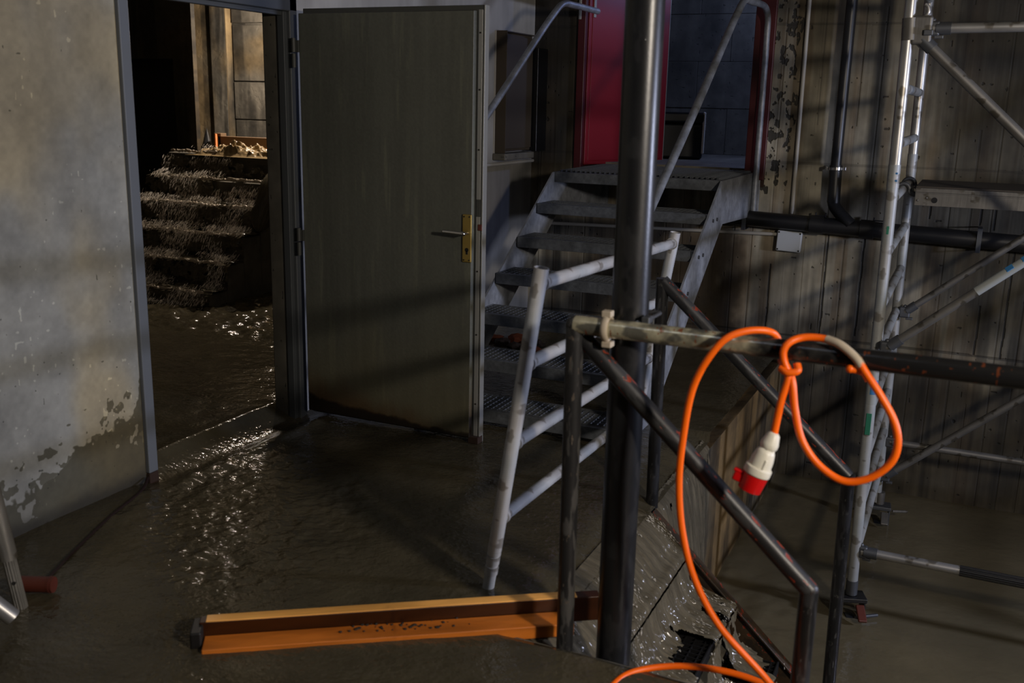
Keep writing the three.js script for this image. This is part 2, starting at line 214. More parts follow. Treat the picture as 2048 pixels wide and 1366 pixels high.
const M = {
  concrete: texMat(rep(T.concrete, 1.6), 0.9, 0, 0.006), shadedWall: texMat(rep(T.stained, 2.4), 0.9, 0, 0.01, { color: 0x6e6a60 }), paintedShade: mat({ color: 0x0b0a09, roughness: 0.9 }), aluLeg: texMat(rep(T.paleAlu, 0.6), 0.5, 0.2, 0.001, { color: 0xdcdcd6 }), pale: texMat(rep(T.pale, 1.8), 0.85, 0, 0.005), stained: texMat(rep(T.stained, 2.4), 0.8, 0, 0.012), pitConcrete: texMat(rep(T.stained, 2.4), 0.6, 0, 0.012, { color: 0xc8bda8 }), galvBright: texMat(rep(T.galv, 0.7), 0.5, 0.1, 0.002, { color: 0xffffff }), board: texMat(lay(T.board, -3.2, -1.3, 6.6, 4.6), 0.85, 0, 0.012), plaster: texMat(lay(T.plaster, -3.2, -0.1, 2.3, 2.4), 0.85, 0, 0.006),
  door: texMat(lay(T.door, -3.08, 0, 0.98, 2.07), 0.5, 0, 0.003), frame: mat({ color: 0x5f6368, roughness: 0.55 }), frameShaded: mat({ color: 0x45484a, roughness: 0.55 }), frameDark: mat({ color: 0x3c3d3a, roughness: 0.55 }), doorEdge: mat({ color: 0x8d8d8a, roughness: 0.4, metalness: 0.3 }),
  rustyFoot: mat({ color: 0x2c1a0f, roughness: 0.9 }), brass: mat({ color: 0xa08848, roughness: 0.4, metalness: 0.65 }), steel: mat({ color: 0xc9c7c4, roughness: 0.22, metalness: 1 }), hole: mat({ color: 0x050505, roughness: 0.8 }),
  blackPaint: texMat(T.blackpaint, 0.42, 0, 0.0015), blackPlain: texMat(T.blackplain, 0.3, 0, 0.0012), railPaint: texMat(T.railpaint, 0.42, 0, 0.0015), column: texMat(T.columnpaint, 0.34, 0, 0.0012), bare: texMat(T.bare, 0.24, 0.45, 0.002),
  alu: texMat(rep(T.alu, 0.6), 0.38, 0.7, 0.001), aluPale: texMat(rep(T.paleAlu, 0.5), 0.45, 0.15, 0.001), aluDull: texMat(rep(T.alu, 0.5), 0.5, 0.55, 0.001, { color: 0xa8a6a2 }), galv: texMat(rep(T.galv, 0.5), 0.5, 0.45, 0.002), galvDark: texMat(rep(T.galv, 0.4), 0.6, 0.2, 0.002, { color: 0xa8aaaa }), cast: mat({ color: 0x55575a, roughness: 0.5, metalness: 0.6 }),
  wood: texMat(rep(T.wood2 = T.wood, 0.8), 0.5, 0, 0.002, { color: 0xffffff }), woodWet: texMat(rep(T.wood, 0.8), 0.35, 0, 0.002, { color: 0x3a2a20 }), woodBlack: mat({ color: 0x0d0a07, roughness: 0.6 }), woodOrange: texMat(rep(T.wood, 0.8), 0.4, 0, 0.002, { color: 0xd2a474 }), woodPlain: mat({ color: 0x6b533a, roughness: 0.8 }),
  orange: mat({ color: 0xff6a00, roughness: 0.42 }), white: mat({ color: 0xdcd8c8, roughness: 0.4 }), redPlastic: mat({ color: 0xc40a0c, roughness: 0.35 }), tape: mat({ color: 0xb5a894, roughness: 0.6 }),
  redDoor: mat({ color: 0x700814, roughness: 0.42 }), redFrame: mat({ color: 0x40090e, roughness: 0.45 }), rustRed: mat({ color: 0x54261b, roughness: 0.45 }), blackPlastic: mat({ color: 0x0c0c0d, roughness: 0.35 }), pvcBlack: mat({ color: 0x1b1b1c, roughness: 0.4 }),
  conduit: mat({ color: 0x9a958a, roughness: 0.6 }), boxGrey: mat({ color: 0xa9adb0, roughness: 0.5 }), screw: mat({ color: 0x26241f, roughness: 0.5, metalness: 0.5 }), cabinet: mat({ color: 0x33291a, roughness: 0.7 }),
  sticker: mat({ color: 0x8a8e8c, roughness: 0.6 }), blueMark: mat({ color: 0x2c6a9c, roughness: 0.6 }), greenMark: mat({ color: 0x1f6b52, roughness: 0.6 }),
  blueWall: texMat(rep(T.concrete, 1.6), 0.8, 0, 0.006, { color: 0xffffff }), deckTop: mat({ color: 0x3a332a, roughness: 0.8 }),
};
const water = new THREE.MeshPhysicalMaterial({ map: rep(T.ripple, 0.9).map, bumpMap: rep(T.ripple, 0.9).bump, bumpScale: 0.006, roughness: 0.07, metalness: 0, ior: 1.33 });
const waterChop = new THREE.MeshPhysicalMaterial({ map: rep(T.ripple, 0.9).map, bumpMap: rep(T.ripple, 0.6).bump, bumpScale: 0.0045, roughness: 0.05, metalness: 0, ior: 1.33 });
const waterCalm = new THREE.MeshPhysicalMaterial({ map: rep(T.ripplePit, 1.7).map, bumpMap: rep(T.ripplePit, 1.7).bump, bumpScale: 0.004, roughness: 0.1, ior: 1.33 });
T.silt = maps(512, 512, (u, v) => { const m = fbm(u * 26, v * 3, 4, 207, 26, 3), a = fbm(u * 60, v * 9, 3, 209, 60, 9); const k = 0.34 + 0.14 * (m - 0.5) + 0.06 * (a - 0.5); return [k * 1.04, k * 0.965, k * 0.8, 0.5 + 0.5 * (a - 0.5) + 0.3 * (m - 0.5)]; });
const waterFall = new THREE.MeshPhysicalMaterial({ map: rep(T.silt, 0.7).map, bumpMap: rep(T.silt, 0.5).bump, bumpScale: 0.008, roughness: 0.12, ior: 1.33, color: 0xffffff });
const foam = mat({ color: 0xb8ab98, roughness: 0.35 });
const foamBrown = new THREE.MeshPhysicalMaterial({ color: 0x8a7656, roughness: 0.25, ior: 1.33 });

// ---------------------------------------------------------------- lights with their lamps
function spot(p, target, power, color, angle, penumbra, radius) { const l = new THREE.SpotLight(color, power, 0, angle, penumbra, 2); l.position.set(...p); l.target.position.set(...target); l.castShadow = true; l.shadow.radius = radius; l.shadow.mapSize.set(2048, 2048); scene.add(l, l.target); return l; }
function point(p, power, color, radius) { const l = new THREE.PointLight(color, power, 0, 2); l.position.set(...p); l.castShadow = true; l.shadow.radius = radius; scene.add(l); return l; }
function glow(color, k) { return new THREE.MeshStandardMaterial({ color: 0x111111, emissive: color, emissiveIntensity: k, roughness: 0.5 }); }
function workLamp(label, at, dir, footY, power, color, angle, pen) {
  const t = thing('work_lamp', label, 'lamp', [at.x, footY, at.z]), h = at.y - footY;
  const aim = dir.clone().normalize(), W = orient(aim).setPosition(V(0, h, 0));
  part('housing', [put(box(0.24, 0.06, 0.2, 0.01).translate(0, -0.05, 0), W)], M.blackPlastic, t);
  part('lens', [put(box(0.21, 0.006, 0.17, 0.002).translate(0, -0.018, 0), W)], glow(color, 12), t);
  part('pole', [tube(V(0.06, 0.5, 0.02), V(0.06, h - 0.03, 0.02), 0.014)], M.cast, t);
  for (let k = 0; k < 3; k++) { const a = k * 2.094 + 0.4; part('leg', [tube(V(0.06, 0.6, 0.02), V(0.06 + 0.4 * Math.cos(a), 0.0, 0.02 + 0.4 * Math.sin(a)), 0.011)], M.cast, t); }
  const p = at.clone().addScaledVector(aim, 0.03); spot(p.toArray(), p.clone().add(aim).toArray(), power, color, angle, pen, 8);
}
workLamp('flood lamp on a tall tripod on the near slab at the right', V(2.3, 2.2, -1.0), V(-4.4, -1.15, -3.2), -0.02, LIGHT.flood, LIGHT.floodColor, 1.2, 0.5);
workLamp('low flood lamp on a tripod standing in the pit at the far right', V(4.05, 1.3, -4.6), V(-6, -0.5, -0.1), -1.3, LIGHT.low, LIGHT.lowColor, 0.9, 0.6);
{ // fluorescent batten under the ceiling, above the camera
  const t = thing('ceiling_light', 'white batten light under the concrete ceiling', 'lamp', [-1.0, 3.22, -1.4]);
  part('tray', [boxc(-0.6, 0.6, -0.02, 0.08, -0.06, 0.06, 0.01)], M.boxGrey, t);
  part('diffuser', [boxc(-0.58, 0.58, -0.05, -0.021, -0.05, 0.05, 0.012)], glow(LIGHT.ceilingColor, 3), t);
  RectAreaLightUniformsLib.init(); const l = new THREE.RectAreaLight(LIGHT.ceilingColor, LIGHT.ceiling / 0.12, 1.15, 0.1); l.position.set(-1.0, 3.16, -1.4); l.lookAt(-1.0, 0, -1.4); scene.add(l);
}
{ // lamp on the landing beyond the doorway
  const t = thing('landing_lamp', 'lamp beside the top of the flooded concrete stairs', 'lamp', [-5.62, 2.3, -7.7]);
  part('bracket', [tube(V(0, 0.06, 0), V(0, 0.9, 0), 0.015)], M.cast, t);
  part('bulb', [ball(V(0, 0, 0), 0.09, 20)], glow(LIGHT.stairColor, 45), t);
  point([-5.62, 2.3, -7.7], LIGHT.stair, LIGHT.stairColor, 3);
}
{ // bluish lamp in the room behind the red door
  const t = thing('room_lamp', 'small bluish lamp in the room behind the red door', 'lamp', [-1.0, 3.0, -8.7]);
  part('base', [boxc(-0.05, 0.05, 0.04, 0.07, -0.05, 0.05, 0.005)], M.blackPlastic, t);
  part('bulb', [ball(V(0, 0, 0), 0.04, 12)], glow(LIGHT.blueColor, 6), t);
  point([-1.0, 3.0, -8.7], LIGHT.blue * 10, LIGHT.blueColor, 3);
}

// ---------------------------------------------------------------- room shell
struct('wall_left', boxc(-3.29, -3.15, -0.3, 3.3, -3.075, 3.2, 0), M.plaster, 'stained grey plaster wall left of the doorway');
struct('wall_left', boxc(-3.29, -3.15, 2.12, 3.3, -4.22, -3.068, 0), M.plaster);
struct('wall_left', boxc(-3.29, -3.15, -0.3, 3.3, -7.2, -4.2, 0), M.pale);
{ // back wall with the opening for the red door
  const s = new THREE.Shape([[-3.29, -1.35], [5.2, -1.35], [5.2, 3.3], [-3.29, 3.3]].map((p) => new THREE.Vector2(...p)));
  s.holes.push(new THREE.Path([[-2.78, 1.14], [-2.78, 3.22], [-1.36, 3.22], [-1.36, 1.14]].map((p) => new THREE.Vector2(...p))));
  struct('wall_back', clean(new THREE.ExtrudeGeometry(s, { depth: 0.25, bevelEnabled: false }).translate(0, 0, -7.45)), M.board, 'board-marked concrete back wall with damp stains and painted-in shade');
}
struct('wall_right', boxc(5.2, 5.4, -1.35, 3.3, -7.45, 3.3, 0), M.concrete);
struct('wall_front', boxc(-3.29, 5.4, -1.35, 3.3, 3.2, 3.4, 0), M.concrete);
struct('ceiling', boxc(-3.29, 5.4, 3.3, 3.5, -7.45, 3.4, 0), M.concrete);
struct('floor', boxc(-3.29, -1.09, -1.3, -0.09, -7.2, -2.64, 0.004), M.pitConcrete, 'flooded upper slab whose edge drops into the pit');
struct('floor', boxc(-3.29, 5.2, -1.3, -0.02, -2.64, 3.2, 0.004), M.concrete);
struct('floor', boxc(-1.09, 5.2, -1.5, -1.3, -7.2, -2.64, 0), M.concrete);
// room beyond the doorway
struct('floor', boxc(-9.5, -3.29, -0.3, -0.12, -9.2, 0.5, 0), M.concrete);
struct('ceiling', boxc(-9.5, -3.29, 3.3, 3.5, -9.2, 0.5, 0), M.concrete);
struct('wall_stairwell', boxc(-9.7, -9.5, -0.3, 3.5, -9.2, 0.5, 0), M.concrete);
struct('wall_stairwell', boxc(-9.7, -3.29, -0.3, 3.5, 0.5, 0.7, 0), M.concrete);
struct('wall_stairwell', boxc(-4.9, -4.75, -0.3, 3.3, -9.2, -7.45, 0), M.concrete);
struct('wall_stairwell', boxc(-4.9, -3.29, -0.3, 3.3, -7.6, -7.2, 0), M.concrete);
{ // partition left of the stairs, toned dark as painted shade; opening backed black
  const s = new THREE.Shape([[-9.5, -0.3], [-6.62, -0.3], [-6.62, 3.3], [-9.5, 3.3]].map((p) => new THREE.Vector2(...p)));
  s.holes.push(new THREE.Path([[-7.9, 0.0], [-7.9, 1.97], [-6.86, 1.97], [-6.86, 0.0]].map((p) => new THREE.Vector2(...p))));
  struct('wall_stairwell', clean(new THREE.ExtrudeGeometry(s, { depth: 0.05, bevelEnabled: false }).translate(0, 0, -7.4)), M.shadedWall, 'partition toned dark as painted shade with a blackened opening beside the flooded stairs');
}
struct('wall_stairwell', boxc(-8.0, -6.84, -0.3, 2.07, -7.47, -7.42, 0), M.paintedShade);  // black panel paints the darkness inside the opening
{ // lit wall at the head of the stairs: a pilaster and panels
  const g = structGroup('wall_landing', 'brightly lit concrete wall at the head of the flooded stairs');
  part('wall_backing', boxc(-9.5, -4.75, -0.3, 3.3, -8.85, -8.62, 0), M.stained, g);
  part('pilaster', [boxc(-7.68, -7.4, 1.1, 3.3, -8.62, -8.54, 0.02), boxc(-7.43, -7.2, 1.1, 3.3, -8.62, -8.5, 0.03)], M.stained, g);
  for (const [y0, y1] of [[1.1, 1.4], [1.41, 1.79], [1.8, 2.36], [2.38, 3.3]]) part('panel', boxc(-7.18, -4.8, y0, y1, -8.62, -8.57 + 0.01 * Math.sin(y0 * 9), 0.008), M.stained, g);
}
// room behind the red door
const blueFloor = struct('floor', boxc(-3.6, -0.4, 1.05, 1.21, -9.6, -7.45, 0), M.blueWall);
{
  const g = structGroup('wall_blue_room', 'bluish block wall seen through the red door');
  part('wall_backing', boxc(-3.8, -0.2, 1.0, 3.5, -9.8, -9.47, 0), M.blueWall, g);
  const ys = [1.21, 1.63, 2.05, 2.47, 2.89, 3.4];
  for (let r = 0; r < 5; r++) for (let k = 0; k < 5; k++) { const x0 = -3.6 + k * 0.72 - (r % 2) * 0.3; part('block', boxc(Math.max(-3.6, x0), Math.min(-0.4, x0 + 0.718), ys[r] + 0.001, ys[r + 1] - 0.001, -9.47, -9.42 + 0.003 * Math.sin(k * 5 + r * 3), 0.004), M.blueWall, g); }
}
struct('wall_blue_room_side', boxc(-3.8, -3.6, 1.0, 3.5, -9.6, -7.45, 0), M.blueWall);
struct('wall_blue_room_side', boxc(-0.4, -0.2, 1.0, 3.5, -9.6, -7.45, 0), M.blueWall);
struct('ceiling', boxc(-3.8, -0.2, 3.4, 3.6, -9.8, -7.45, 0), M.blueWall);

// ---------------------------------------------------------------- doorway frame and open grey door
{
  const f = structGroup('trim_1', 'grey painted steel frame around the open doorway');
  part('near_jamb', [boxc(-3.3, -3.13, 0.03, 2.12, -3.126, -3.072, 0.006)], M.frame, f);
  part('rusty_foot', [boxc(-3.3, -3.129, -0.1, 0.03, -3.126, -3.072, 0.006)], M.rustyFoot, f);
  part('far_jamb', [boxc(-3.17, -3.13, -0.05, 2.12, -4.225, -4.165, 0.006), boxc(-3.19, -3.15, -0.05, 2.08, -4.168, -4.14, 0.004)], M.frameShaded, f);  // far jamb and head darkened: shade put into the paint colour
  part('head', [boxc(-3.3, -3.13, 2.055, 2.13, -4.225, -3.062, 0.006), boxc(-3.19, -3.16, 2.035, 2.06, -4.17, -3.135, 0.004)], M.frameShaded, f);
  part('reveal', [boxc(-3.29, -3.17, -0.2, 2.06, -4.22, -4.15, 0.01)], M.concrete, f);
}
{
  const d = structGroup('door_1', 'open grey steel door with brass handle plate and rusty foot');
  part('leaf', boxc(-3.08, -2.12, 0.03, 2.045, -4.195, -4.165, 0.004), M.door, d);
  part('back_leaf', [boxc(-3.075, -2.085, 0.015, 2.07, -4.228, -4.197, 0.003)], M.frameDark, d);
  part('edge_strip', [boxc(-2.112, -2.09, 0.03, 1.12, -4.199, -4.193, 0.002), boxc(-2.112, -2.09, 1.2, 2.05, -4.199, -4.193, 0.002)], M.doorEdge, d);
  part('edge_lip', [boxc(-2.084, -2.076, 0.0, 2.07, -4.232, -4.192, 0.002)], M.doorEdge, d);
  part('rusty_corner', [boxc(-2.13, -2.074, 0.0, 0.035, -4.222, -4.17, 0.003)], M.rustyFoot, d);
  for (const y of [1.95, 1.7, 1.43, 0.86, 0.55, 0.2]) part('screw', tube(V(-2.101, y, -4.196), V(-2.101, y, -4.19), 0.004, { seg: 10 }), M.screw, d);
  const lock = part('lock_case', [boxc(-2.112, -2.09, 0.92, 1.2, -4.2, -4.194, 0.002)], M.frameDark, d);
  part('latch', [boxc(-2.1, -2.078, 1.055, 1.085, -4.205, -4.188, 0.003)], M.rustRed, lock);
  const pl = part('handle_plate', boxc(-2.165, -2.117, 0.905, 1.132, -4.166, -4.155, 0.005), M.brass, d);
  for (const [x, y] of [[-2.155, 1.121], [-2.127, 1.121], [-2.155, 0.916], [-2.127, 0.916]]) part('screw', tube(V(x, y, -4.156), V(x, y, -4.153), 0.0035, { seg: 10 }), M.hole, pl);
  part('keyhole', [tube(V(-2.139, 0.965, -4.157), V(-2.139, 0.965, -4.153), 0.0095, { seg: 16 }), boxc(-2.1445, -2.1335, 0.943, 0.963, -4.157, -4.153, 0.004)], M.hole, pl);
  part('handle', [tube(V(-2.136, 1.046, -4.156), V(-2.136, 1.046, -4.112), 0.0095), ball(V(-2.136, 1.046, -4.11), 0.0115), tube(V(-2.136, 1.046, -4.11), V(-2.24, 1.05, -4.106), 0.0105, { r2: 0.0075 }), ball(V(-2.24, 1.05, -4.106), 0.0075)], M.steel, d);
  for (const y of [1.86, 0.93]) { part('hinge', [tube(V(-3.105, y - 0.07, -4.155), V(-3.105, y - 0.003, -4.155), 0.011), tube(V(-3.105, y + 0.003, -4.155), V(-3.105, y + 0.07, -4.155), 0.011), boxc(-3.14, -3.08, y + 0.003, y + 0.06, -4.17, -4.162, 0.002)], M.frameDark, d); }
}

// ---------------------------------------------------------------- flooded concrete stairs beyond the doorway
const stepY = [0.13, 0.33, 0.53, 0.73, 0.93, 1.14], stepZ = [-5.95, -6.17, -6.38, -6.6, -6.81, -7.03];
{
  const t = thing('concrete_stairs', 'flooded concrete stairs seen through the open doorway', 'stairs');
  for (let k = 0; k < 6; k++) part('step', boxc(-6.68, -5.32, -0.12, stepY[k], k === 5 ? -7.3 : stepZ[k + 1] + 0.001, stepZ[k], 0.012), M.concrete, t);
  part('landing', boxc(-6.6, -4.92, 0.9, 1.12, -8.5, -7.301, 0.01), M.concrete, t);
}

// ---------------------------------------------------------------- galvanised stairs up to the red door
{
  const t = thing('metal_stairs', 'galvanised steel stairs with grating treads leading up to the red door', 'stairs');
  const xs = [-2.555, -1.425];
  const top = (z) => 1.2 - 0.68 * (z + 6.205), low = (z) => 0.925 - 0.68 * (z + 6.286);
  for (const x of xs) {
    const s = part('stringer', plate([[-7.19, 1.2], [-6.205, 1.2], [-4.31, -0.085], [-4.8, -0.085], [-6.29, 0.925], [-7.19, 0.89]].reverse(), 'x', x - 0.006, x + 0.006), M.galvBright, t);
    for (let k = 1; k <= 6; k++) for (const dz of [-0.2, -0.1]) { const z = -6.22 + 0.3 * k + dz, y = 1.2 - 0.184 * k - 0.045; part('bolt', [tube(V(x - 0.014, y, z), V(x + 0.014, y, z), 0.011, { seg: 6 })], M.cast, s); }
    part('wall_plate', boxc(x - 0.02, x + 0.05, 0.86, 1.2, -7.2, -7.18, 0.003), M.galv, s);
  }
  const grating = (z0, z1, y, x0, x1) => { const g = []; for (let x = x0 + 0.02; x < x1 - 0.005; x += 0.034) g.push(new THREE.BoxGeometry(0.003, 0.028, z1 - z0 - 0.006).translate(x, y - 0.016, (z0 + z1) / 2)); for (let z = z0 + 0.02; z < z1 - 0.01; z += 0.034) g.push(new THREE.BoxGeometry(x1 - x0, 0.022, 0.003).translate((x0 + x1) / 2, y - 0.013, z)); return g; };
  const first = { d: 0.28 };
  for (let k = 1; k <= 6; k++) {
    const y = 1.2 - 0.184 * k, z1 = -6.22 + 0.3 * k, z0 = z1 - first.d;
    const tr = part('tread', [boxc(-2.547, -1.433, y - 0.062, y + 0.002, z1 - 0.006, z1, 0.002), boxc(-2.547, -1.433, y - 0.03, y + 0.002, z1 - 0.03, z1 - 0.006, 0.002), boxc(-2.547, -1.433, y - 0.04, y, z0, z0 + 0.005, 0.001),
      plate([[z0, y], [z1, y], [z1, y - 0.062], [z0 + 0.11, y - 0.1], [z0, y - 0.05]], 'x', -2.547, -2.541), plate([[z0, y], [z1, y], [z1, y - 0.062], [z0 + 0.11, y - 0.1], [z0, y - 0.05]], 'x', -1.439, -1.433)], M.galvDark, t);
    part('grating', grating(z0, z1, y, -2.541, -1.439), M.galvDark, tr);
  }
  const pf = part('platform', [boxc(-2.547, -1.433, 1.135, 1.202, -6.226, -6.218, 0.002), boxc(-2.547, -1.433, 1.16, 1.202, -6.26, -6.226, 0.002), boxc(-2.547, -1.433, 1.14, 1.2, -7.19, -7.17, 0.002), boxc(-2.549, -1.431, 1.188, 1.2, -7.18, -6.22, 0.001)], M.galvDark, t);
  part('grating', grating(-7.17, -6.26, 1.215, -2.541, -1.439), M.galvDark, pf);
  for (const x of xs) {
    const s = x < -2 ? -1 : 1, hx = x + s * 0.03;
    const pts = [V(hx, 0.99, -4.36), V(hx, 1.62, -5.33), V(hx, 2.2, -6.2), V(hx, 2.28, -6.36), V(hx, 2.29, -6.55), V(hx, 2.29, -7.02), V(hx, 2.24, -7.1), V(hx, 2.1, -7.12), V(hx, 0.92, -7.12)];
    const hr = part('handrail', [pathTube(s < 0 ? pts.slice(0, 6) : pts, 0.0215, 120, 14)], M.galv, t);
    part('post', [tube(V(hx, 0.02, -4.47), V(hx, 1.04, -4.43), 0.0215)], M.galv, hr);
    if (s > 0) part('foot_plate', [boxc(hx - 0.04, hx + 0.05, 0.86, 0.93, -7.19, -7.08, 0.004)], M.galv, hr);
  }
}

// ---------------------------------------------------------------- red door
{
  const d = structGroup('door_2', 'red painted steel door standing open above the metal stairs');
  part('frame', [boxc(-2.79, -2.73, 1.15, 3.22, -7.47, -7.17, 0.006), boxc(-1.49, -1.35, 1.15, 3.22, -7.26, -7.17, 0.006), boxc(-1.43, -1.35, 1.15, 3.22, -7.47, -7.26, 0.006), boxc(-2.79, -1.35, 3.16, 3.23, -7.47, -7.17, 0.006)], M.redFrame, d);
  part('threshold', boxc(-2.79, -1.35, 1.1, 1.185, -7.5, -7.19, 0.006), M.rustyFoot, d);
  const h = new THREE.Group(); h.name = 'leaf_hinge'; // the leaf turns about its hinge edge, swung inwards
  const W = new THREE.Matrix4().makeRotationY(THREE.MathUtils.degToRad(68)).setPosition(V(-2.72, 0, -7.22));
  part('leaf', [put(boxc(0, 0.95, 1.195, 3.15, -0.045, 0, 0.003), W), put(boxc(0.035, 0.92, 1.225, 3.12, 0, 0.004, 0.002), W)], M.redDoor, d);
  part('leaf_edge', [put(boxc(0.951, 0.957, 1.195, 3.15, -0.045, 0, 0.001), W)], M.doorEdge, d);
  for (const y of [1.62, 1.95, 2.25]) part('bolt', [put(boxc(0.956, 0.975, y - 0.01, y + 0.01, -0.03, -0.012, 0.003), W)], M.cast, d);
  part('hinge_plate', [put(boxc(0.04, 0.065, 2.27, 2.75, 0.003, 0.009, 0.006), W)], M.doorEdge, d);
  part('hinge_plate', [boxc(-2.785, -2.765, 2.25, 2.75, -7.172, -7.164, 0.004)], M.doorEdge, d);
}
{ // black case on the floor behind the red door
  const t = thing('storage_case', 'black plastic case standing on the floor behind the red door', 'case', [-2.28, 1.21, -8.42]);
  t.rotation.y = 0.25;
  part('body', [boxc(-0.19, 0.16, 0.0, 0.3, -0.12, 0.12, 0.03)], M.blackPlastic, t);
  part('lid', [boxc(-0.2, 0.17, 0.3, 0.385, -0.13, 0.13, 0.02)], M.blackPlastic, t);
  part('latch', [boxc(0.165, 0.182, 0.24, 0.35, -0.03, 0.03, 0.004)], M.steel, t);
  part('edge_sheen', [boxc(0.15, 0.172, 0.05, 0.39, 0.1, 0.128, 0.008)], M.white, t);  // white strip draws the sheen of the front edge as colour
}

// ---------------------------------------------------------------- left wall behind the door: cabinet, ledge
{
  const t = thing('wall_cabinet', 'dark wall cabinet behind the open grey door', 'cabinet', [-3.15, 1.3, -6.76]);
  part('carcass', [boxc(0, 0.07, 0, 0.82, -0.24, 0.24, 0.004)], M.cabinet, t);
  part('door', [boxc(0.07, 0.085, 0.02, 0.8, -0.225, 0.225, 0.003)], M.cabinet, t);
  part('frame', [boxc(0, 0.094, -0.01, 0.83, 0.241, 0.247, 0.002), boxc(0, 0.094, 0.82, 0.828, -0.24, 0.245, 0.002)], M.cabinet, t);
  part('lit_edge', [boxc(0.0, 0.012, -0.01, 0.83, 0.247, 0.251, 0.001)], M.conduit, t);  // thin pale strip puts the lit edge line into the colour
  part('black_block', [boxc(0, 0.12, -0.01, 0.74, -0.43, -0.245, 0.004)], M.blackPlastic, t);  // plain black block filling the dark area beside the cabinet
  part('sill', [boxc(0, 0.1, -0.06, -0.012, -0.26, 0.26, 0.008)], M.concrete, t);
}
one('conduit', [tube(V(-3.135, 1.21, -4.3), V(-3.135, 1.21, -7.19), 0.012)], M.conduit, 'thin grey conduit running along the wall below the dark cabinet', 'pipe');

// ---------------------------------------------------------------- pipes on the back wall
{
  const zp = -7.1, a = V(-1.6, 0.89, zp), e = V(3.3, 0.76, zp), at = (x) => a.clone().lerp(e, (x + 1.6) / 4.9);
  const t = thing('drain_pipe', 'thick black drain pipe running along the concrete back wall', 'pipe');
  part('pipe', [tube(a, e, 0.055)], M.pvcBlack, t);
  for (const x of [-0.95, -0.62, 0.6]) part('coupler', [tube(at(x - 0.045), at(x + 0.045), 0.064)], M.pvcBlack, t);
  for (const x of [-0.93, -0.55]) part('coupler_lug', [boxc(x - 0.035, x + 0.035, at(x).y + 0.06, at(x).y + 0.068, zp - 0.01, zp + 0.01, 0.002), boxc(x - 0.037, x - 0.028, at(x).y + 0.055, at(x).y + 0.085, zp - 0.01, zp + 0.01, 0.002), boxc(x + 0.028, x + 0.037, at(x).y + 0.055, at(x).y + 0.085, zp - 0.01, zp + 0.01, 0.002)], M.pvcBlack, t);
  for (const x of [-1.44, 0.07]) { const p = at(x); part('bracket', [boxc(x - 0.014, x + 0.014, p.y - 0.075, p.y + 0.075, zp + 0.057, zp + 0.062, 0.001), boxc(x - 0.014, x + 0.014, p.y - 0.078, p.y - 0.072, -7.19, zp + 0.062, 0.001), boxc(x - 0.014, x + 0.014, p.y + 0.072, p.y + 0.078, -7.19, zp + 0.062, 0.001)], M.cast, t); }
  const d = thing('downpipe', 'black vertical downpipe bending into the drain pipe on the back wall', 'pipe');
  part('pipe', [tube(V(-0.862, 1.27, zp), V(-0.858, 3.29, zp), 0.036)], M.pvcBlack, d);
  part('lower_pipe', [tube(V(-0.855, 1.03, zp), V(-0.862, 1.28, zp), 0.043), pathTube([V(-0.855, 1.08, zp), V(-0.853, 1.03, zp), V(-0.84, 1.0, zp + 0.004), V(-0.73, 0.89, zp + 0.02)], 0.041, 30, 18)], M.pvcBlack, d);
  part('clamp', [tube(V(-0.861, 1.25, zp), V(-0.862, 1.268, zp), 0.046), boxc(-0.925, -0.8, 1.252, 1.266, zp - 0.02, zp - 0.005, 0.003), boxc(-0.93, -0.915, 1.246, 1.272, zp - 0.03, zp + 0.005, 0.003), boxc(-0.81, -0.795, 1.246, 1.272, zp - 0.03, zp + 0.005, 0.003)], M.steel, d);
}
one('conduit', [tube(V(-1.137, 0.93, -7.18), V(-1.146, 3.29, -7.18), 0.013)], M.conduit, 'thin pale vertical conduit on the back wall between red door and downpipe', 'pipe');
one('conduit', [tube(V(-3.1, 0.735, -7.17), V(-1.19, 0.78, -7.17), 0.0125)], M.conduit, 'thin pale conduit running behind the metal stairs to the junction box', 'pipe');
{
  const t = thing('junction_box', 'square grey junction box on the back wall below the drain pipe', 'junction box', [-1.135, 0.738, -7.2]);
  t.rotation.z = -0.03;
  part('base', boxc(-0.083, 0.083, -0.07, 0.07, 0, 0.04, 0.008), M.boxGrey, t);
  part('lid', boxc(-0.085, 0.085, -0.072, 0.072, 0.041, 0.062, 0.008), M.boxGrey, t);
  for (const x of [-0.073, 0.073]) for (const y of [-0.06, 0.06]) part('screw', tube(V(x, y, 0.06), V(x, y, 0.064), 0.006, { seg: 10 }), M.screw, t);
}

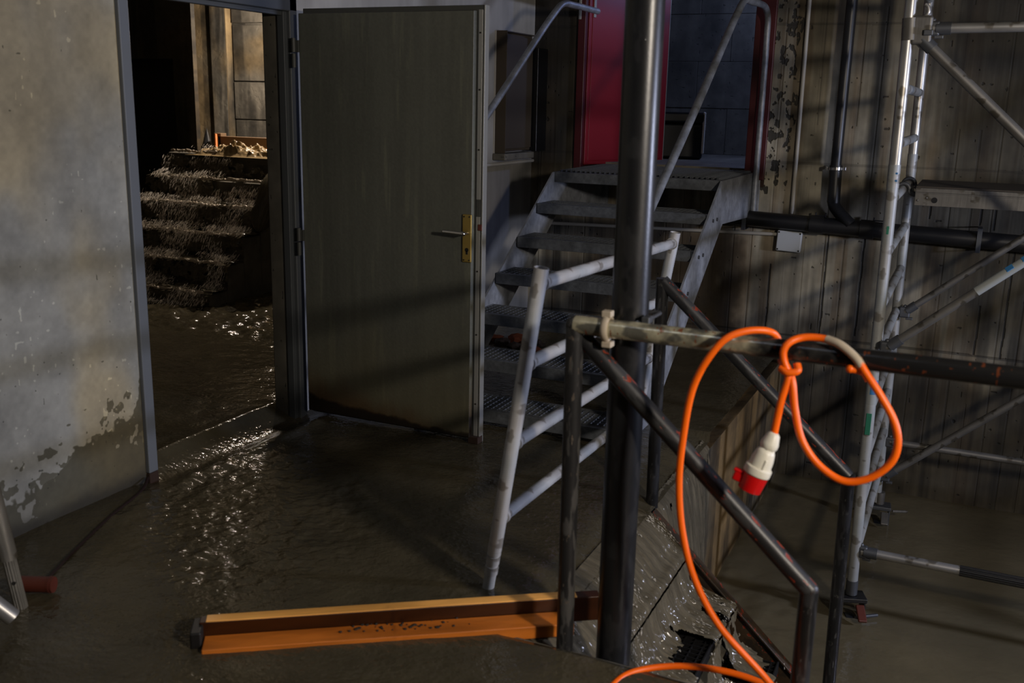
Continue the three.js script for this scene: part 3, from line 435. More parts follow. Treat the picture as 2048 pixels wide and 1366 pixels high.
// ---------------------------------------------------------------- black column and guard rails
one('steel_column', [tube(V(-0.862, -1.3, -2.72), V(-0.867, 3.3, -2.72), 0.054, { seg: 40 })], M.column, 'thick black steel column standing at the pit edge', 'column');
const RAIL = V(-1.003, 1.026, -2.64);
{
  const t = thing('guard_rail', 'near black guard rail with worn horizontal top tube and orange cable on it', 'railing');
  const g = tube(RAIL, V(2.3, 1.02, -2.64), 0.0275, { seg: 28 }); // along x: map worn paint by length and girth
  const uv = g.attributes.uv; for (let i = 0; i < uv.count; i++) uv.setXY(i, uv.getY(i) / 1.6, uv.getX(i) / 0.173 + 0.5);
  part('top_rail', [g], M.bare, t);
  part('elbow', [ball(RAIL, 0.0276, 20)], M.railPaint, t);
  part('post', [tube(V(-1.0, -0.03, -2.645), RAIL, 0.0265, { seg: 24 })], M.railPaint, t);
  part('sloped_rail', [tube(V(-0.985, 0.985, -2.66), V(-0.285, 0.345, -2.66), 0.0265, { seg: 24 }), ball(V(-0.285, 0.345, -2.66), 0.0265, 16)], M.blackPaint, t);
  part('lower_post', [tube(V(-0.287, -1.3, -2.66), V(-0.285, 0.345, -2.66), 0.0265, { seg: 24 })], M.blackPlain, t);
  const f = thing('guard_rail', 'far black guard rail with chipped orange primer along the pit stairs', 'railing');
  part('post', [tube(V(-1.112, -0.09, -3.95), V(-1.122, 0.955, -3.95), 0.0265, { seg: 24 })], M.blackPlain, f);
  part('sloped_rail', [tube(V(-1.122, 0.945, -3.95), V(-0.318, 0.232, -3.95), 0.0265, { seg: 24 })], M.blackPaint, f);
  part('lower_post', [tube(V(-0.3, -1.3, -3.96), V(-0.318, 0.24, -3.95), 0.0265, { seg: 24 })], M.blackPlain, f);
}
{ // ring clamps that tie the rail to the column
  const ring = (x) => [new THREE.TorusGeometry(0.032, 0.0075, 10, 28).scale(1, 1, 1.5).rotateY(Math.PI / 2).translate(x, 1.026, -2.64)];
  const t = thing('pipe_clamp', 'pale ring clamp around the worn top rail in front of the column', 'clamp');
  part('ring', [...ring(-0.905)], M.tape, t);
  part('screw_lug', [boxc(-0.92, -0.89, 1.058, 1.078, -2.655, -2.625, 0.004)], M.tape, t);
  part('lower_lug', [boxc(-0.915, -0.885, 0.972, 0.99, -2.655, -2.62, 0.004)], M.tape, t);
  part('strap', [boxc(-0.925, -0.795, 1.05, 1.06, -2.8, -2.785, 0.002), tube(V(-0.925, 1.054, -2.66), V(-0.93, 1.054, -2.79), 0.006), tube(V(-0.8, 1.054, -2.66), V(-0.795, 1.054, -2.79), 0.006), boxc(-0.812, -0.788, 1.045, 1.066, -2.7, -2.66, 0.004)], M.cast, t);
}

// ---------------------------------------------------------------- orange cable with plug
{
  const t = thing('extension_cord', 'bright orange cable looped over the rail with a white and red plug', 'cable');
  const loop = [V(-0.405, 0.804, -2.578), V(-0.394, 0.9, -2.582), V(-0.383, 0.97, -2.592), V(-0.398, 1.005, -2.597), V(-0.402, 1.03, -2.599), V(-0.392, 1.052, -2.606), V(-0.362, 1.066, -2.625), V(-0.312, 1.069, -2.63), V(-0.265, 1.062, -2.612), V(-0.22, 1.034, -2.597), V(-0.19, 0.998, -2.588), V(-0.153, 0.952, -2.58), V(-0.112, 0.888, -2.575), V(-0.098, 0.835, -2.572), V(-0.107, 0.785, -2.57), V(-0.155, 0.732, -2.57), V(-0.215, 0.712, -2.57), V(-0.28, 0.742, -2.572), V(-0.331, 0.803, -2.576), V(-0.357, 0.881, -2.582), V(-0.374, 0.96, -2.594), V(-0.392, 0.985, -2.615), V(-0.412, 0.985, -2.655), V(-0.425, 1.01, -2.682), V(-0.433, 1.045, -2.676), V(-0.45, 1.067, -2.648), V(-0.502, 1.07, -2.615), V(-0.55, 1.05, -2.59), V(-0.588, 1.0, -2.575), V(-0.626, 0.911, -2.568), V(-0.644, 0.765, -2.562), V(-0.647, 0.632, -2.56), V(-0.626, 0.486, -2.555), V(-0.582, 0.358, -2.55), V(-0.505, 0.235, -2.55), V(-0.372, 0.107, -2.56), V(-0.25, 0.03, -2.5), V(-0.12, -0.006, -2.4), V(-0.02, -0.007, -2.35), V(-0.02, -0.007, -2.44), V(-0.14, 0.0, -2.54), V(-0.28, 0.022, -2.6), V(-0.405, 0.035, -2.645), V(-0.545, 0.03, -2.655), V(-0.672, 0.012, -2.635), V(-0.762, 0.0, -2.57), V(-0.79, -0.005, -2.48), V(-0.79, -0.007, -2.3), V(-0.72, -0.007, -1.9), V(-0.3, -0.007, -1.2), V(0.6, -0.007, -0.8)];
  part('cord', [pathTube(loop, 0.0099, 620, 14)], M.orange, t);
  part('white_tape', [pathTube([V(-0.3, 1.0688, -2.628), V(-0.265, 1.062, -2.612), V(-0.22, 1.034, -2.597), V(-0.205, 1.016, -2.593)], 0.011, 24, 14)], M.tape, t);
  part('cord_end', [pathTube([V(-0.185, 0.985, -2.59), V(-0.2, 1.0, -2.6), V(-0.232, 1.005, -2.597)], 0.0099, 16, 12), ball(V(-0.232, 1.005, -2.597), 0.011)], M.orange, t);
  part('knot', [pathTube([V(-0.405, 0.985, -2.595), V(-0.385, 0.978, -2.583), V(-0.36, 0.985, -2.59), V(-0.365, 1.0, -2.6)], 0.0099, 20, 12)], M.orange, t);
  // plug: axis from cable entry downwards to the left, turned a little towards the camera
  const A = V(-0.403, 0.812, -2.578), B = V(-0.455, 0.645, -2.555), W = orient(B.clone().sub(A), V(0, 0, 1)).setPosition(A);
  part('gland_nut', [put(lathe([[0.0, 0.0], [0.011, 0.0], [0.017, 0.006], [0.024, 0.03], [0.0245, 0.04], [0.0215, 0.048], [0.019, 0.05], [0, 0.05]], 8), W)], M.white, t);
  part('plug_body', [put(lathe([[0, 0.045], [0.02, 0.047], [0.026, 0.06], [0.03, 0.08], [0.031, 0.1], [0.031, 0.105], [0, 0.105]], 24), W), put(box(0.006, 0.03, 0.01, 0.002).translate(-0.012, 0.088, 0.026), W)], M.white, t);
  part('plug_collar', [put(lathe([[0, 0.1], [0.034, 0.101], [0.0365, 0.105], [0.0365, 0.122], [0.034, 0.126], [0, 0.126]], 32), W)], M.white, t);
  part('red_shroud', [put(lathe([[0.033, 0.124], [0.034, 0.13], [0.031, 0.172], [0.027, 0.174], [0.026, 0.15], [0, 0.15]], 32), W)], M.redPlastic, t);
  part('shroud_key', [put(box(0.034, 0.034, 0.026, 0.006).translate(0.0, 0, 0), new THREE.Matrix4().multiplyMatrices(W, new THREE.Matrix4().makeTranslation(0.036, 0.146, 0.004))), put(box(0.03, 0.008, 0.028, 0.003), new THREE.Matrix4().multiplyMatrices(W, new THREE.Matrix4().makeTranslation(0.042, 0.134, 0.004)))], M.redPlastic, t);
}

// ---------------------------------------------------------------- leaning aluminium end frame in the water
{
  const nb = V(-1.384, -0.06, -2.864), nt = V(-1.199, 1.147, -2.842), off = V(-0.015, -0.061, -1.595);
  const t = thing('scaffold_ladder', 'short aluminium scaffold frame leaning in the water behind the black column', 'scaffold frame');
  const on = (s) => V(-1.374, 0, -2.863).lerp(nt, s);
  for (const o of [V(0, 0, 0), off]) {
    const leg = part('leg', [tube(on(0.13).add(o), nt.clone().add(o), 0.0245, { seg: 24, hollow: 0.003, cap: false })], M.aluPale, t);
    part('spigot', [tube(nb.clone().add(o), on(0.13).add(o), 0.0205, { seg: 24 }), tube(on(0.05).add(o), on(0.075).add(o), 0.0235), tube(on(0.085).add(o), on(0.11).add(o), 0.0235), tube(on(0.115).add(o), on(0.14).add(o), 0.024)], M.aluPale, leg);
  }
  for (const s of [0.955, 0.72, 0.475, 0.235]) { const a = on(s), b = on(s).add(off); const rg = part('rung', [tube(a, b, 0.022, { seg: 20 })], M.aluPale, t); for (const q of [0.012, 0.98]) part('weld', [tube(a.clone().lerp(b, q), a.clone().lerp(b, q + 0.008), 0.027)], M.aluPale, rg); }
}

// ---------------------------------------------------------------- scaffold tower on the right
const ZN = -5.2, ZF = -6.6, sx = (y) => -0.352 - 0.008 * (y - 0.5);
function makeFrame(label) {
  const t = thing('scaffold_ladder', label, 'scaffold frame');
  for (const z of [ZN, ZF]) {
    const leg = part('leg', [tube(V(sx(-0.86), -0.86, z), V(sx(1.29), 1.29, z), 0.0275, { seg: 28 })], M.aluLeg, t);
    part('upper_leg', [tube(V(sx(1.39), 1.39, z), V(sx(3.0), 3.0, z), 0.0275, { seg: 28 })], M.alu, t);
    part('joint_sleeve', [tube(V(sx(1.285), 1.285, z), V(sx(1.395), 1.395, z), 0.029, { seg: 28 })], M.aluLeg, leg);
  }
  for (let k = -4; k < 10; k++) { const y = 1.755 - 0.265 * k; if (y > 2.95) continue; part('rung', [tube(V(sx(y), y, ZN), V(sx(y), y, ZF), 0.024, { seg: 20 })], M.aluLeg, t); }
  return t;
}
{
  const t = makeFrame('aluminium ladder frame of the scaffold tower standing in the pit');
  part('sticker', [tube(V(sx(0.19), 0.19, ZN), V(sx(0.33), 0.33, ZN), 0.0281, { seg: 28, cap: false })], M.sticker, t);
  part('sticker_print', [tube(V(sx(0.245), 0.245, ZN), V(sx(0.32), 0.32, ZN), 0.0285, { seg: 28, cap: false })].map((g) => { const k = g.attributes.uv, n = g.attributes.position.count / 6, keep = []; const pos = g.attributes.position, nor = g.attributes.normal; for (let i = 0; i < n; i++) if (i % 28 > 12 && i % 28 < 20) for (let j = 0; j < 6; j++) keep.push(i * 6 + j); const o = new THREE.BufferGeometry(); for (const [nm, a, w] of [['position', pos, 3], ['normal', nor, 3], ['uv', k, 2]]) { const arr = []; for (const q of keep) for (let c = 0; c < w; c++) arr.push(a.array[q * w + c]); o.setAttribute(nm, new THREE.Float32BufferAttribute(arr, w)); } return o; }), M.blueMark, t);
  part('green_mark', [boxc(sx(0.09) - 0.012, sx(0.09) + 0.014, 0.03, 0.145, ZN + 0.024, ZN + 0.0285, 0.003)], M.greenMark, t);
  for (const [y, a] of [[1.355, 0.012], [1.32, 0.014]]) part('blue_mark', [boxc(sx(y) + 0.004, sx(y) + 0.02, y - 0.005, y + 0.004, ZN + 0.0235, ZN + 0.0275, 0.001)], M.blueMark, t);
  part('green_mark', [boxc(sx(1.1) - 0.006, sx(1.1) + 0.006, 1.06, 1.1, ZN + 0.025, ZN + 0.0282, 0.003)], M.greenMark, t);
  const f2 = t.clone(); f2.name = numbered('scaffold_ladder'); f2.position.x = 2.1; f2.userData = { label: 'second aluminium ladder frame of the scaffold tower further right in the pit', category: 'scaffold frame' }; scene.add(f2);
}
const X2 = 1.74;
function brace(label, a, b, o = {}) {
  const t = thing('scaffold_brace', label, 'scaffold tube');
  const r = o.r || 0.0225, L = a.distanceTo(b), d = b.clone().sub(a).normalize();
  if (o.dark) { const m = a.clone().lerp(b, o.dark); part('tube', [tube(a, m, r)], o.mat || M.alu, t);
    const g = []; for (let k = 0; k < 16; k++) { const f = k / 16 * Math.PI * 2, W = orient(d); const e = V(Math.sin(f) * r, 0, Math.cos(f) * r).applyMatrix4(W); g.push(tube(m.clone().add(e), b.clone().add(e), 0.004, { seg: 6 })); } g.push(tube(m, b, r)); part('ribbed_sleeve', g, M.pvcBlack, t); }
  else part('tube', [tube(a, b, r)], o.mat || M.alu, t);
  for (const [p, s] of [[a, 1], [b, -1]]) { // hook couplings
    const q = p.clone().addScaledVector(d, s * 0.03); part('coupling', [tube(q.clone().addScaledVector(d, -s * 0.015), q.clone().addScaledVector(d, s * 0.05), r + 0.006), boxc(p.x - 0.033, p.x + 0.033, p.y - 0.034, p.y + 0.034, p.z - 0.02, p.z + 0.02, 0.012), ball(p.clone().add(V(0, 0.036, 0)), 0.012), boxc(p.x + 0.01 * s, p.x + 0.05 * s, p.y - 0.045, p.y - 0.03, p.z - 0.012, p.z + 0.012, 0.003)], M.cast, t); }
  if (o.tape) part('white_tape', [tube(a.clone().addScaledVector(d, o.tape[0]), a.clone().addScaledVector(d, o.tape[1]), r + 0.001, { cap: false })], M.sticker, t), [0.16, 0.24, 0.3, 0.37, 0.45].forEach((k) => { const p = a.clone().addScaledVector(d, o.tape[0] + k), W = orient(d).setPosition(p); part('tape_print', [put(boxc(-0.012, 0.012, 0, 0.035, r - 0.003, r + 0.0025, 0.001), new THREE.Matrix4().multiplyMatrices(W, new THREE.Matrix4().makeRotationY(0.9)))], M.blueMark, t); });
  return t;
}
const hN = ZN + 0.05, hF = ZF + 0.05;
brace('straight upper scaffold tube meeting the tower frame near the top edge', V(-0.26, 2.022, ZN), V(1.72, 2.05, ZN), { mat: M.alu });
brace('diagonal scaffold tube falling to the right from the upper coupling', V(-0.31, 1.985, ZN), V(1.72, 0.13, ZN), { mat: M.aluDull, r: 0.025 });
{ // multi-way coupling at the top
  const t = thing('scaffold_coupling', 'cast coupling joining the two upper scaffold tubes to the tower frame', 'coupling', [-0.33, 2.02, ZN]);
  part('shell', [tube(V(-0.025, -0.05, 0), V(-0.03, 0.05, 0), 0.037), boxc(-0.02, 0.07, -0.07, 0.06, -0.016, 0.03, 0.014)], M.aluDull, t);
  part('lever', [pathTube([V(0.03, 0.05, 0.01), V(0.045, 0.075, 0.012), V(0.04, 0.1, 0.012), V(0.028, 0.11, 0.012)], 0.009, 14, 8)], M.alu, t);
  part('wedge', [boxc(0.035, 0.075, -0.03, -0.005, 0.02, 0.045, 0.004)], M.cast, t);
}
brace('rear dark diagonal scaffold tube rising to the right below the platform', V(-0.3, 0.43, ZF + 0.06), V(1.72, 2.15, ZF + 0.06), { mat: M.aluDull, r: 0.021 });
brace('front diagonal scaffold tube with white and blue tape rising to the right', V(-0.3, 0.5, hN), V(1.72, 2.26, hN), { mat: M.aluDull, r: 0.0215, tape: [0.49, 1.02] });
brace('lowest diagonal scaffold tube rising to the right just above the pit water', V(-0.305, -0.66, hF), V(1.72, 1.12, hF), { mat: M.aluDull, r: 0.0235 });
brace('rear horizontal scaffold tube low in front of the wet back wall', V(-0.3, -0.44, ZF), V(1.72, -0.45, ZF), { mat: M.aluDull, r: 0.0225 });
brace('front horizontal scaffold tube with bright end and ribbed black sleeve', V(-0.315, -0.62, ZN), V(1.72, -0.625, ZN), { mat: M.alu, r: 0.024, dark: 0.235 });
{
  const t = thing('scaffold_platform', 'scaffold platform with aluminium side beam hooked on the tower frame', 'scaffold platform');
  const z1 = -5.86, z0 = -6.5, x0 = -0.285, x1 = 1.68;
  part('side_beam', [boxc(x0, x1, 1.15, 1.215, z1 - 0.03, z1, 0.002), boxc(x0, x1, 1.222, 1.245, z1 - 0.034, z1 + 0.004, 0.002), boxc(x0, x1, 1.214, 1.223, z1 - 0.032, z1 - 0.004, 0.001)], M.aluDull, t);
  part('side_beam', [boxc(x0, x1, 1.15, 1.245, z0, z0 + 0.03, 0.002)], M.alu, t);
  part('deck', [boxc(x0, x1, 1.236, 1.252, z0 + 0.01, z1 - 0.035, 0.002)], M.deckTop, t);
  part('end_beam', [boxc(x0 - 0.002, x0 + 0.03, 1.155, 1.235, z0, z1 - 0.03, 0.002)], M.aluDull, t);
  part('bolt_hole', [tube(V(-0.185, 1.182, z1 - 0.004), V(-0.185, 1.182, z1 + 0.0015), 0.0155, { seg: 18 })], M.hole, t);
  for (const [x, y] of [[-0.225, 1.193], [-0.27, 1.178]]) part('rivet', [ball(V(x, y, z1), 0.006, 8)], M.aluDull, t);
  for (const z of [-5.93, -6.42]) for (const e of [[x0, -0.352, 1], [x1, 1.748, -1]]) { const p = []; for (let k = 0; k <= 10; k++) { const a = mix(-0.3, 3.4, k / 10); p.push(V(e[1] + e[2] * Math.cos(a) * 0.033, 1.226 + Math.sin(a) * 0.033, z)); } part('hook', [pathTube(p, 0.0115, 24, 10), tube(V(e[0], 1.2, z), V(e[1] + e[2] * 0.034, 1.216, z), 0.014)], M.cast, t); }
}
function caster(label, x, z, turn, near) {
  const t = thing('caster_foot', label, 'caster', [x, -0.85, z]); t.rotation.y = turn;
  part('socket', [tube(V(0, -0.02, 0), V(0, 0.06, 0), 0.031)], near ? M.cast : M.aluDull, t);
  part('bracket', [boxc(-0.075, 0.075, -0.05, -0.025, -0.055, 0.055, 0.006), boxc(-0.07, -0.06, -0.19, -0.03, -0.045, 0.045, 0.003), boxc(0.06, 0.07, -0.19, -0.03, -0.045, 0.045, 0.003)], near ? M.pvcBlack : M.cast, t);
  part('pedal', [put(boxc(-0.02, 0.025, -0.01, 0.006, 0, 0.1, 0.006), new THREE.Matrix4().makeRotationX(0.55).setPosition(V(0.035, -0.06, 0.05)))], near ? M.rustRed : M.aluDull, t);
  part('pedal_bar', [put(boxc(-0.05, 0.05, -0.008, 0.008, -0.008, 0.008, 0.005), new THREE.Matrix4().makeRotationY(0.3).setPosition(V(near ? 0.1 : 0.13, near ? -0.13 : -0.05, near ? 0.03 : 0.02)))], near ? M.cast : M.aluDull, t);
  part('wheel', [tube(V(-0.02, -0.2, 0), V(0.02, -0.2, 0), 0.06, { seg: 24 })], M.pvcBlack, t);
}
caster('near caster with rust red brake pedal under the scaffold tower', sx(-0.8), ZN, 0.35, true);
caster('far caster with grey brake lever under the scaffold tower', sx(-0.8) + 0.02, ZF, 0.1, false);

// ---------------------------------------------------------------- steel stairs down into the pit
const pitN = [[-0.935, -0.2], [-0.72, -0.4], [-0.505, -0.6], [-0.29, -0.8]];
{
  const t = thing('pit_stairs', 'rusty steel stairs with dark grating treads going down into the pit', 'stairs');
  for (const [z, w] of [[-3.9, 0.05], [-2.82, 0.05]]) {
    const e = V(-1.09, -0.045, z), f = V(-0.05, -1.02, z), n = V(0.69, 0.72, 0).multiplyScalar(0.5);
    part('stringer', [plate([[-1.09, -0.05], [-1.09, -0.28], [-0.12, -1.2], [0.02, -1.2], [0.02, -1.08]], 'z', z - 0.006, z + 0.006), put(box(1.5, 0.008, 0.055, 0.002), new THREE.Matrix4().makeRotationZ(-0.7495).setPosition(V(-0.54, -0.562, z + (z < -3 ? 0.0 : 0.0))))], M.rustStringer || (M.rustStringer = texMat(tubeTex(flaked([0.27, 0.21, 0.15], [0.55, 0.2, 0.1], [0.16, 0.14, 0.12], 0.74, false), 0.3, 0.6), 0.45, 0, 0.003)), t);
  }
  for (const [x, y] of pitN) {
    const g = []; for (let z = -3.86; z < -2.86; z += 0.03) g.push(new THREE.BoxGeometry(0.2, 0.025, 0.004).translate(x - 0.11, y - 0.015, z)); for (let k = 0; k < 5; k++) g.push(new THREE.BoxGeometry(0.004, 0.02, 1.0).translate(x - 0.03 - k * 0.04, y - 0.014, -3.36));
    const tr = part('tread', [boxc(x - 0.008, x, y - 0.05, y + 0.002, -3.87, -2.85, 0.002), boxc(x - 0.22, x - 0.212, y - 0.04, y, -3.87, -2.85, 0.002)], M.pvcBlack, t);
    part('grating', g, M.pvcBlack, tr);
  }
}

// ---------------------------------------------------------------- timber in the water
{
  const A = V(-2.02, 0.0, -2.14), B = V(-1.03, 0.0, -2.83), d = B.clone().sub(A), L = d.length();
  const t = thing('timber_angle', 'long orange wooden angle made of two boards lying in the brown water', 'timber', A.toArray());
  t.rotation.y = Math.atan2(-d.z, d.x);
  part('upright_board', [boxc(0, L + 0.08, -0.03, 0.058, -0.048, -0.003, 0.004)], M.woodWet, t);
  part('board_edge', [boxc(0.02, L - 0.0, 0.056, 0.0615, -0.046, -0.005, 0.002)], M.wood, t);
  part('flat_board', [boxc(0.015, L - 0.03, -0.03, 0.014, -0.002, 0.085, 0.004)], M.woodOrange, t);
  part('end_cap', [boxc(-0.022, 0.012, -0.03, 0.052, -0.05, 0.05, 0.006)], M.woodBlack, t);
  const g = []; for (let i = 0; i < 46; i++) { const r = rr(0.002, 0.006); g.push(new THREE.IcosahedronGeometry(r, 0).scale(1.3, 0.7, 1).rotateY(rr(0, 3)).translate(clamp(0.62 + 0.22 * (rnd() + rnd() + rnd() - 1.5), 0.1, 1.1), 0.016, rr(0, 0.05))); }
  const grit = part('grit', g, mat({ color: 0x2a2620, roughness: 0.6 }), t); grit.userData.kind = 'stuff';
}
// ---------------------------------------------------------------- scaffold tube ends at the lower left
{
  const t = thing('tube_end', 'ribbed aluminium tube end leaning by the left wall', 'scaffold tube');
  const a = V(-2.676, 0.0, -2.035), b = V(-2.76, 0.8, -1.98), m = a.clone().lerp(b, 0.22), d = b.clone().sub(a).normalize(), W = orient(d), g = [tube(a, m, 0.0185)];
  for (let k = 0; k < 14; k++) { const f = k / 14 * 6.283, e = V(Math.sin(f) * 0.0185, 0, Math.cos(f) * 0.0185).applyMatrix4(W); g.push(tube(a.clone().add(e), m.clone().add(e), 0.0035, { seg: 6 })); }
  part('ribbed_tube', g, M.alu, t); part('sleeve', [tube(m, b, 0.027, { seg: 24 })], M.alu, t);
  const h = a.clone().lerp(b, 0.12); part('pin_hole', [tube(h.clone().add(V(0.012, 0.002, 0.012)), h.clone().add(V(0.0165, 0.003, 0.0165)), 0.006, { seg: 12 })], M.hole, t);
  const s = thing('tube_end', 'short bright round tube end at the lower left corner', 'scaffold tube');
  const p = V(-2.572, 0.045, -1.925), q = V(-2.76, 0.3, -1.78);
  part('tube', [tube(p, q, 0.0265, { seg: 28, hollow: 0.004, cap: false })], M.alu, s);
  const o = p.clone().lerp(q, 0.22); part('pin_hole', [tube(o.clone().add(V(0.014, 0.012, 0.014)), o.clone().add(V(0.0185, 0.016, 0.0185)), 0.0065, { seg: 12 })], M.hole, s);
  const r = thing('rubber_roller', 'rust red round roller half hidden behind the ribbed tube end', 'roller');
  part('roller', [tube(V(-2.77, 0.035, -2.1), V(-2.655, 0.035, -2.15), 0.027, { seg: 24 })], M.rustRed, r);
  part('end_ring', [tube(V(-2.668, 0.035, -2.1445), V(-2.662, 0.035, -2.147), 0.0285, { seg: 24 })], M.rustRed, r);
}
one('strap', [pathTube([V(-2.74, 0.012, -2.17), V(-2.85, 0.007, -2.4), V(-2.98, 0.006, -2.7), V(-3.08, 0.008, -2.98), V(-3.13, 0.03, -3.06)], 0.007, 40, 10).scale(1, 0.6, 1)], mat({ color: 0x1e0d0a, roughness: 0.6 }), 'dark red strap lying in the water along the left wall', 'strap');

// ---------------------------------------------------------------- odds and ends under and beyond the stairs
{
  const ps = [[-2.95, -6.2, 0.05], [-2.86, -6.12, 0.045], [-2.74, -6.06, 0.04], [-2.8, -6.24, 0.06], [-2.64, -6.2, 0.045], [-3.0, -6.0, 0.035], [-2.58, -6.04, 0.04]];
  const places = ['nearest the left wall corner', 'second from the left wall', 'in the middle of the heap', 'at the back of the heap', 'at the right rear of the heap', 'lying closest to the left wall', 'at the right front of the heap'];
  ps.forEach(([x, z, s], i) => { const g = new THREE.IcosahedronGeometry(s, 1), p = g.attributes.position; for (let k = 0; k < p.count; k++) { const f = 0.75 + 0.5 * hash(Math.round(p.getX(k) * 900), Math.round((p.getY(k) * 7 + p.getZ(k)) * 900), i); p.setXYZ(k, p.getX(k) * f * 1.4, p.getY(k) * f * 0.7, p.getZ(k) * f); } g.computeVertexNormals(); const m = one('rubble_piece', [g], i % 3 ? mat({ color: 0x3a2c20, roughness: 0.8 }) : mat({ color: 0x7a3a18, roughness: 0.8 }), 'broken brown rubble piece under the metal stairs, ' + places[i], 'rubble', { group: 'rubble under the metal stairs' }); m.position.set(x, 0.015, z); });
}
one('plank', [boxc(-6.36, -5.4, 1.15, 1.285, -7.4, -7.34, 0.004)], M.woodPlain, 'brown plank set across the head of the flooded stairs', 'plank');
one('plank', [boxc(-6.41, -6.33, 1.15, 1.31, -7.42, -7.34, 0.004)], M.woodPlain, 'short upright board at the left end of the plank', 'plank');
one('wooden_stake', [tube(V(-6.37, 1.3, -7.32), V(-6.3, 1.15, -7.24), 0.014, { seg: 4 })], mat({ color: 0xc06a28, roughness: 0.6 }), 'orange wooden stake leaning at the left of the stair head', 'stake');
one('wooden_stake', [tube(V(-5.68, 1.3, -7.32), V(-5.76, 1.15, -7.24), 0.014, { seg: 4 })], mat({ color: 0xc06a28, roughness: 0.6 }), 'orange wooden stake leaning at the right of the stair head', 'stake');
one('rock', [(() => { const g = new THREE.ConeGeometry(0.07, 0.24, 7, 3), p = g.attributes.position; for (let k = 0; k < p.count; k++) p.setX(k, p.getX(k) * (0.8 + 0.4 * hash(k, 2, 3))); g.computeVertexNormals(); return g.translate(-6.5, 1.24, -7.35); })()], M.pvcBlack, 'pointed dark stone at the head of the flooded stairs', 'stone');

// ---------------------------------------------------------------- water
function sheet(nu, nv, f, keep, cell) { // grid surface from f(u, v) -> Vector3, dropping cells that keep() refuses
  const pos = new Float32Array((nu + 1) * (nv + 1) * 3), uv = new Float32Array((nu + 1) * (nv + 1) * 2), idx = [];
  for (let j = 0; j <= nv; j++) for (let i = 0; i <= nu; i++) { const p = f(i / nu, j / nv), k = j * (nu + 1) + i; pos.set([p.x, p.y, p.z], k * 3); uv.set(p.uv || [p.x, p.z], k * 2); }
  for (let j = 0; j < nv; j++) for (let i = 0; i < nu; i++) { if (keep && !keep((i + 0.5) / nu, (j + 0.5) / nv)) continue; const a = j * (nu + 1) + i; idx.push(a, a + nu + 1, a + 1, a + 1, a + nu + 1, a + nu + 2); }
  const g = new THREE.BufferGeometry(); g.setAttribute('position', new THREE.BufferAttribute(pos, 3)); g.setAttribute('uv', new THREE.BufferAttribute(uv, 2)); g.setIndex(idx); g.computeVertexNormals();
  if (g.attributes.normal.getY(Math.floor((nu + 1) * (nv + 1) / 2)) < 0 && cell !== 'free') { for (let i = 0; i < idx.length; i += 3) { const q = idx[i]; idx[i] = idx[i + 1]; idx[i + 1] = q; } g.setIndex(idx); g.computeVertexNormals(); }
  return g;
}
const sn = (x, z, s) => vn(x, z, s) - 0.5;
function upperHeight(x, z) {
  const doorZ = ss(-4.35, -4.1, z) * ss(-2.95, -3.2, z), past = x + 3.29;
  let y = 0;
  const room = ss(-3.2, -3.4, x);
  y += 0.03 * room * 1.0;
  y += doorZ * (0.012 * Math.exp(-Math.pow(past / 0.05, 2)) + 0.03 * ss(0.02, -0.02, past) * (1 - room) - 0.03 * Math.exp(-Math.pow((past - 0.17) / 0.09, 2)) + 0.016 * Math.exp(-Math.pow((past - 0.3) / 0.05, 2)));
  // chop fanning out from the doorway
  const dx = x + 3.1, ex = x + 2.6, ez = z + 3.02, pa = 0.72 * ex + 0.69 * ez, pb = -0.69 * ex + 0.72 * ez, fan = ss(0, 0.45, clamp(1 - Math.hypot(pa / 1.0, pb / 0.62))) * ss(-3.15, -2.98, x);
  const foot = ss(-5.0, -5.6, z) * room, mid = room * 0.35;
  const amp = 0.0016 + 0.0072 * fan + 0.02 * foot + 0.006 * mid;
  y += amp * ((1.3 - 0.5 * Math.min(1, fan)) * sn(x * 11, z * 13, 1) + 0.9 * sn(x * 23 + 3, z * 21, 2) + 0.55 * sn(x * 43, z * 47, 3) + (fan > 0 ? 0.3 * sn(x * 85, z * 92, 4) : 0));
  y += 0.006 * sn(x * 2.2, z * 3.1, 5) + 0.003 * sn(x * 5.3, z * 5.1, 6);
  // sliding over the pit edge
  const edge = ss(-1.5, -1.05, x) * (z < -2.6 && z > -4.9 ? 1 : 0); y -= 0.045 * edge * ss(-1.3, -1.06, x) + 0.0; y += edge * 0.006 * sn(x * 6, z * 40, 8);
  return y;
}
const inUpper = (x, z) => (x > -3.16 && x < -1.085 && z > -7.2 && z <= -2.6) || (x > -3.16 && x < 1.6 && z > -2.66 && z < -0.9 && !(x > -1.06 && z < -2.63)) || (x > -3.31 && x <= -3.14 && z > -4.16 && z < -3.14) || (x > -7.6 && x <= -3.29 && z < -2.9 && z > -6.0) || (x > -5.33 && x <= -3.29 && z <= -5.9 && z > -7.2);
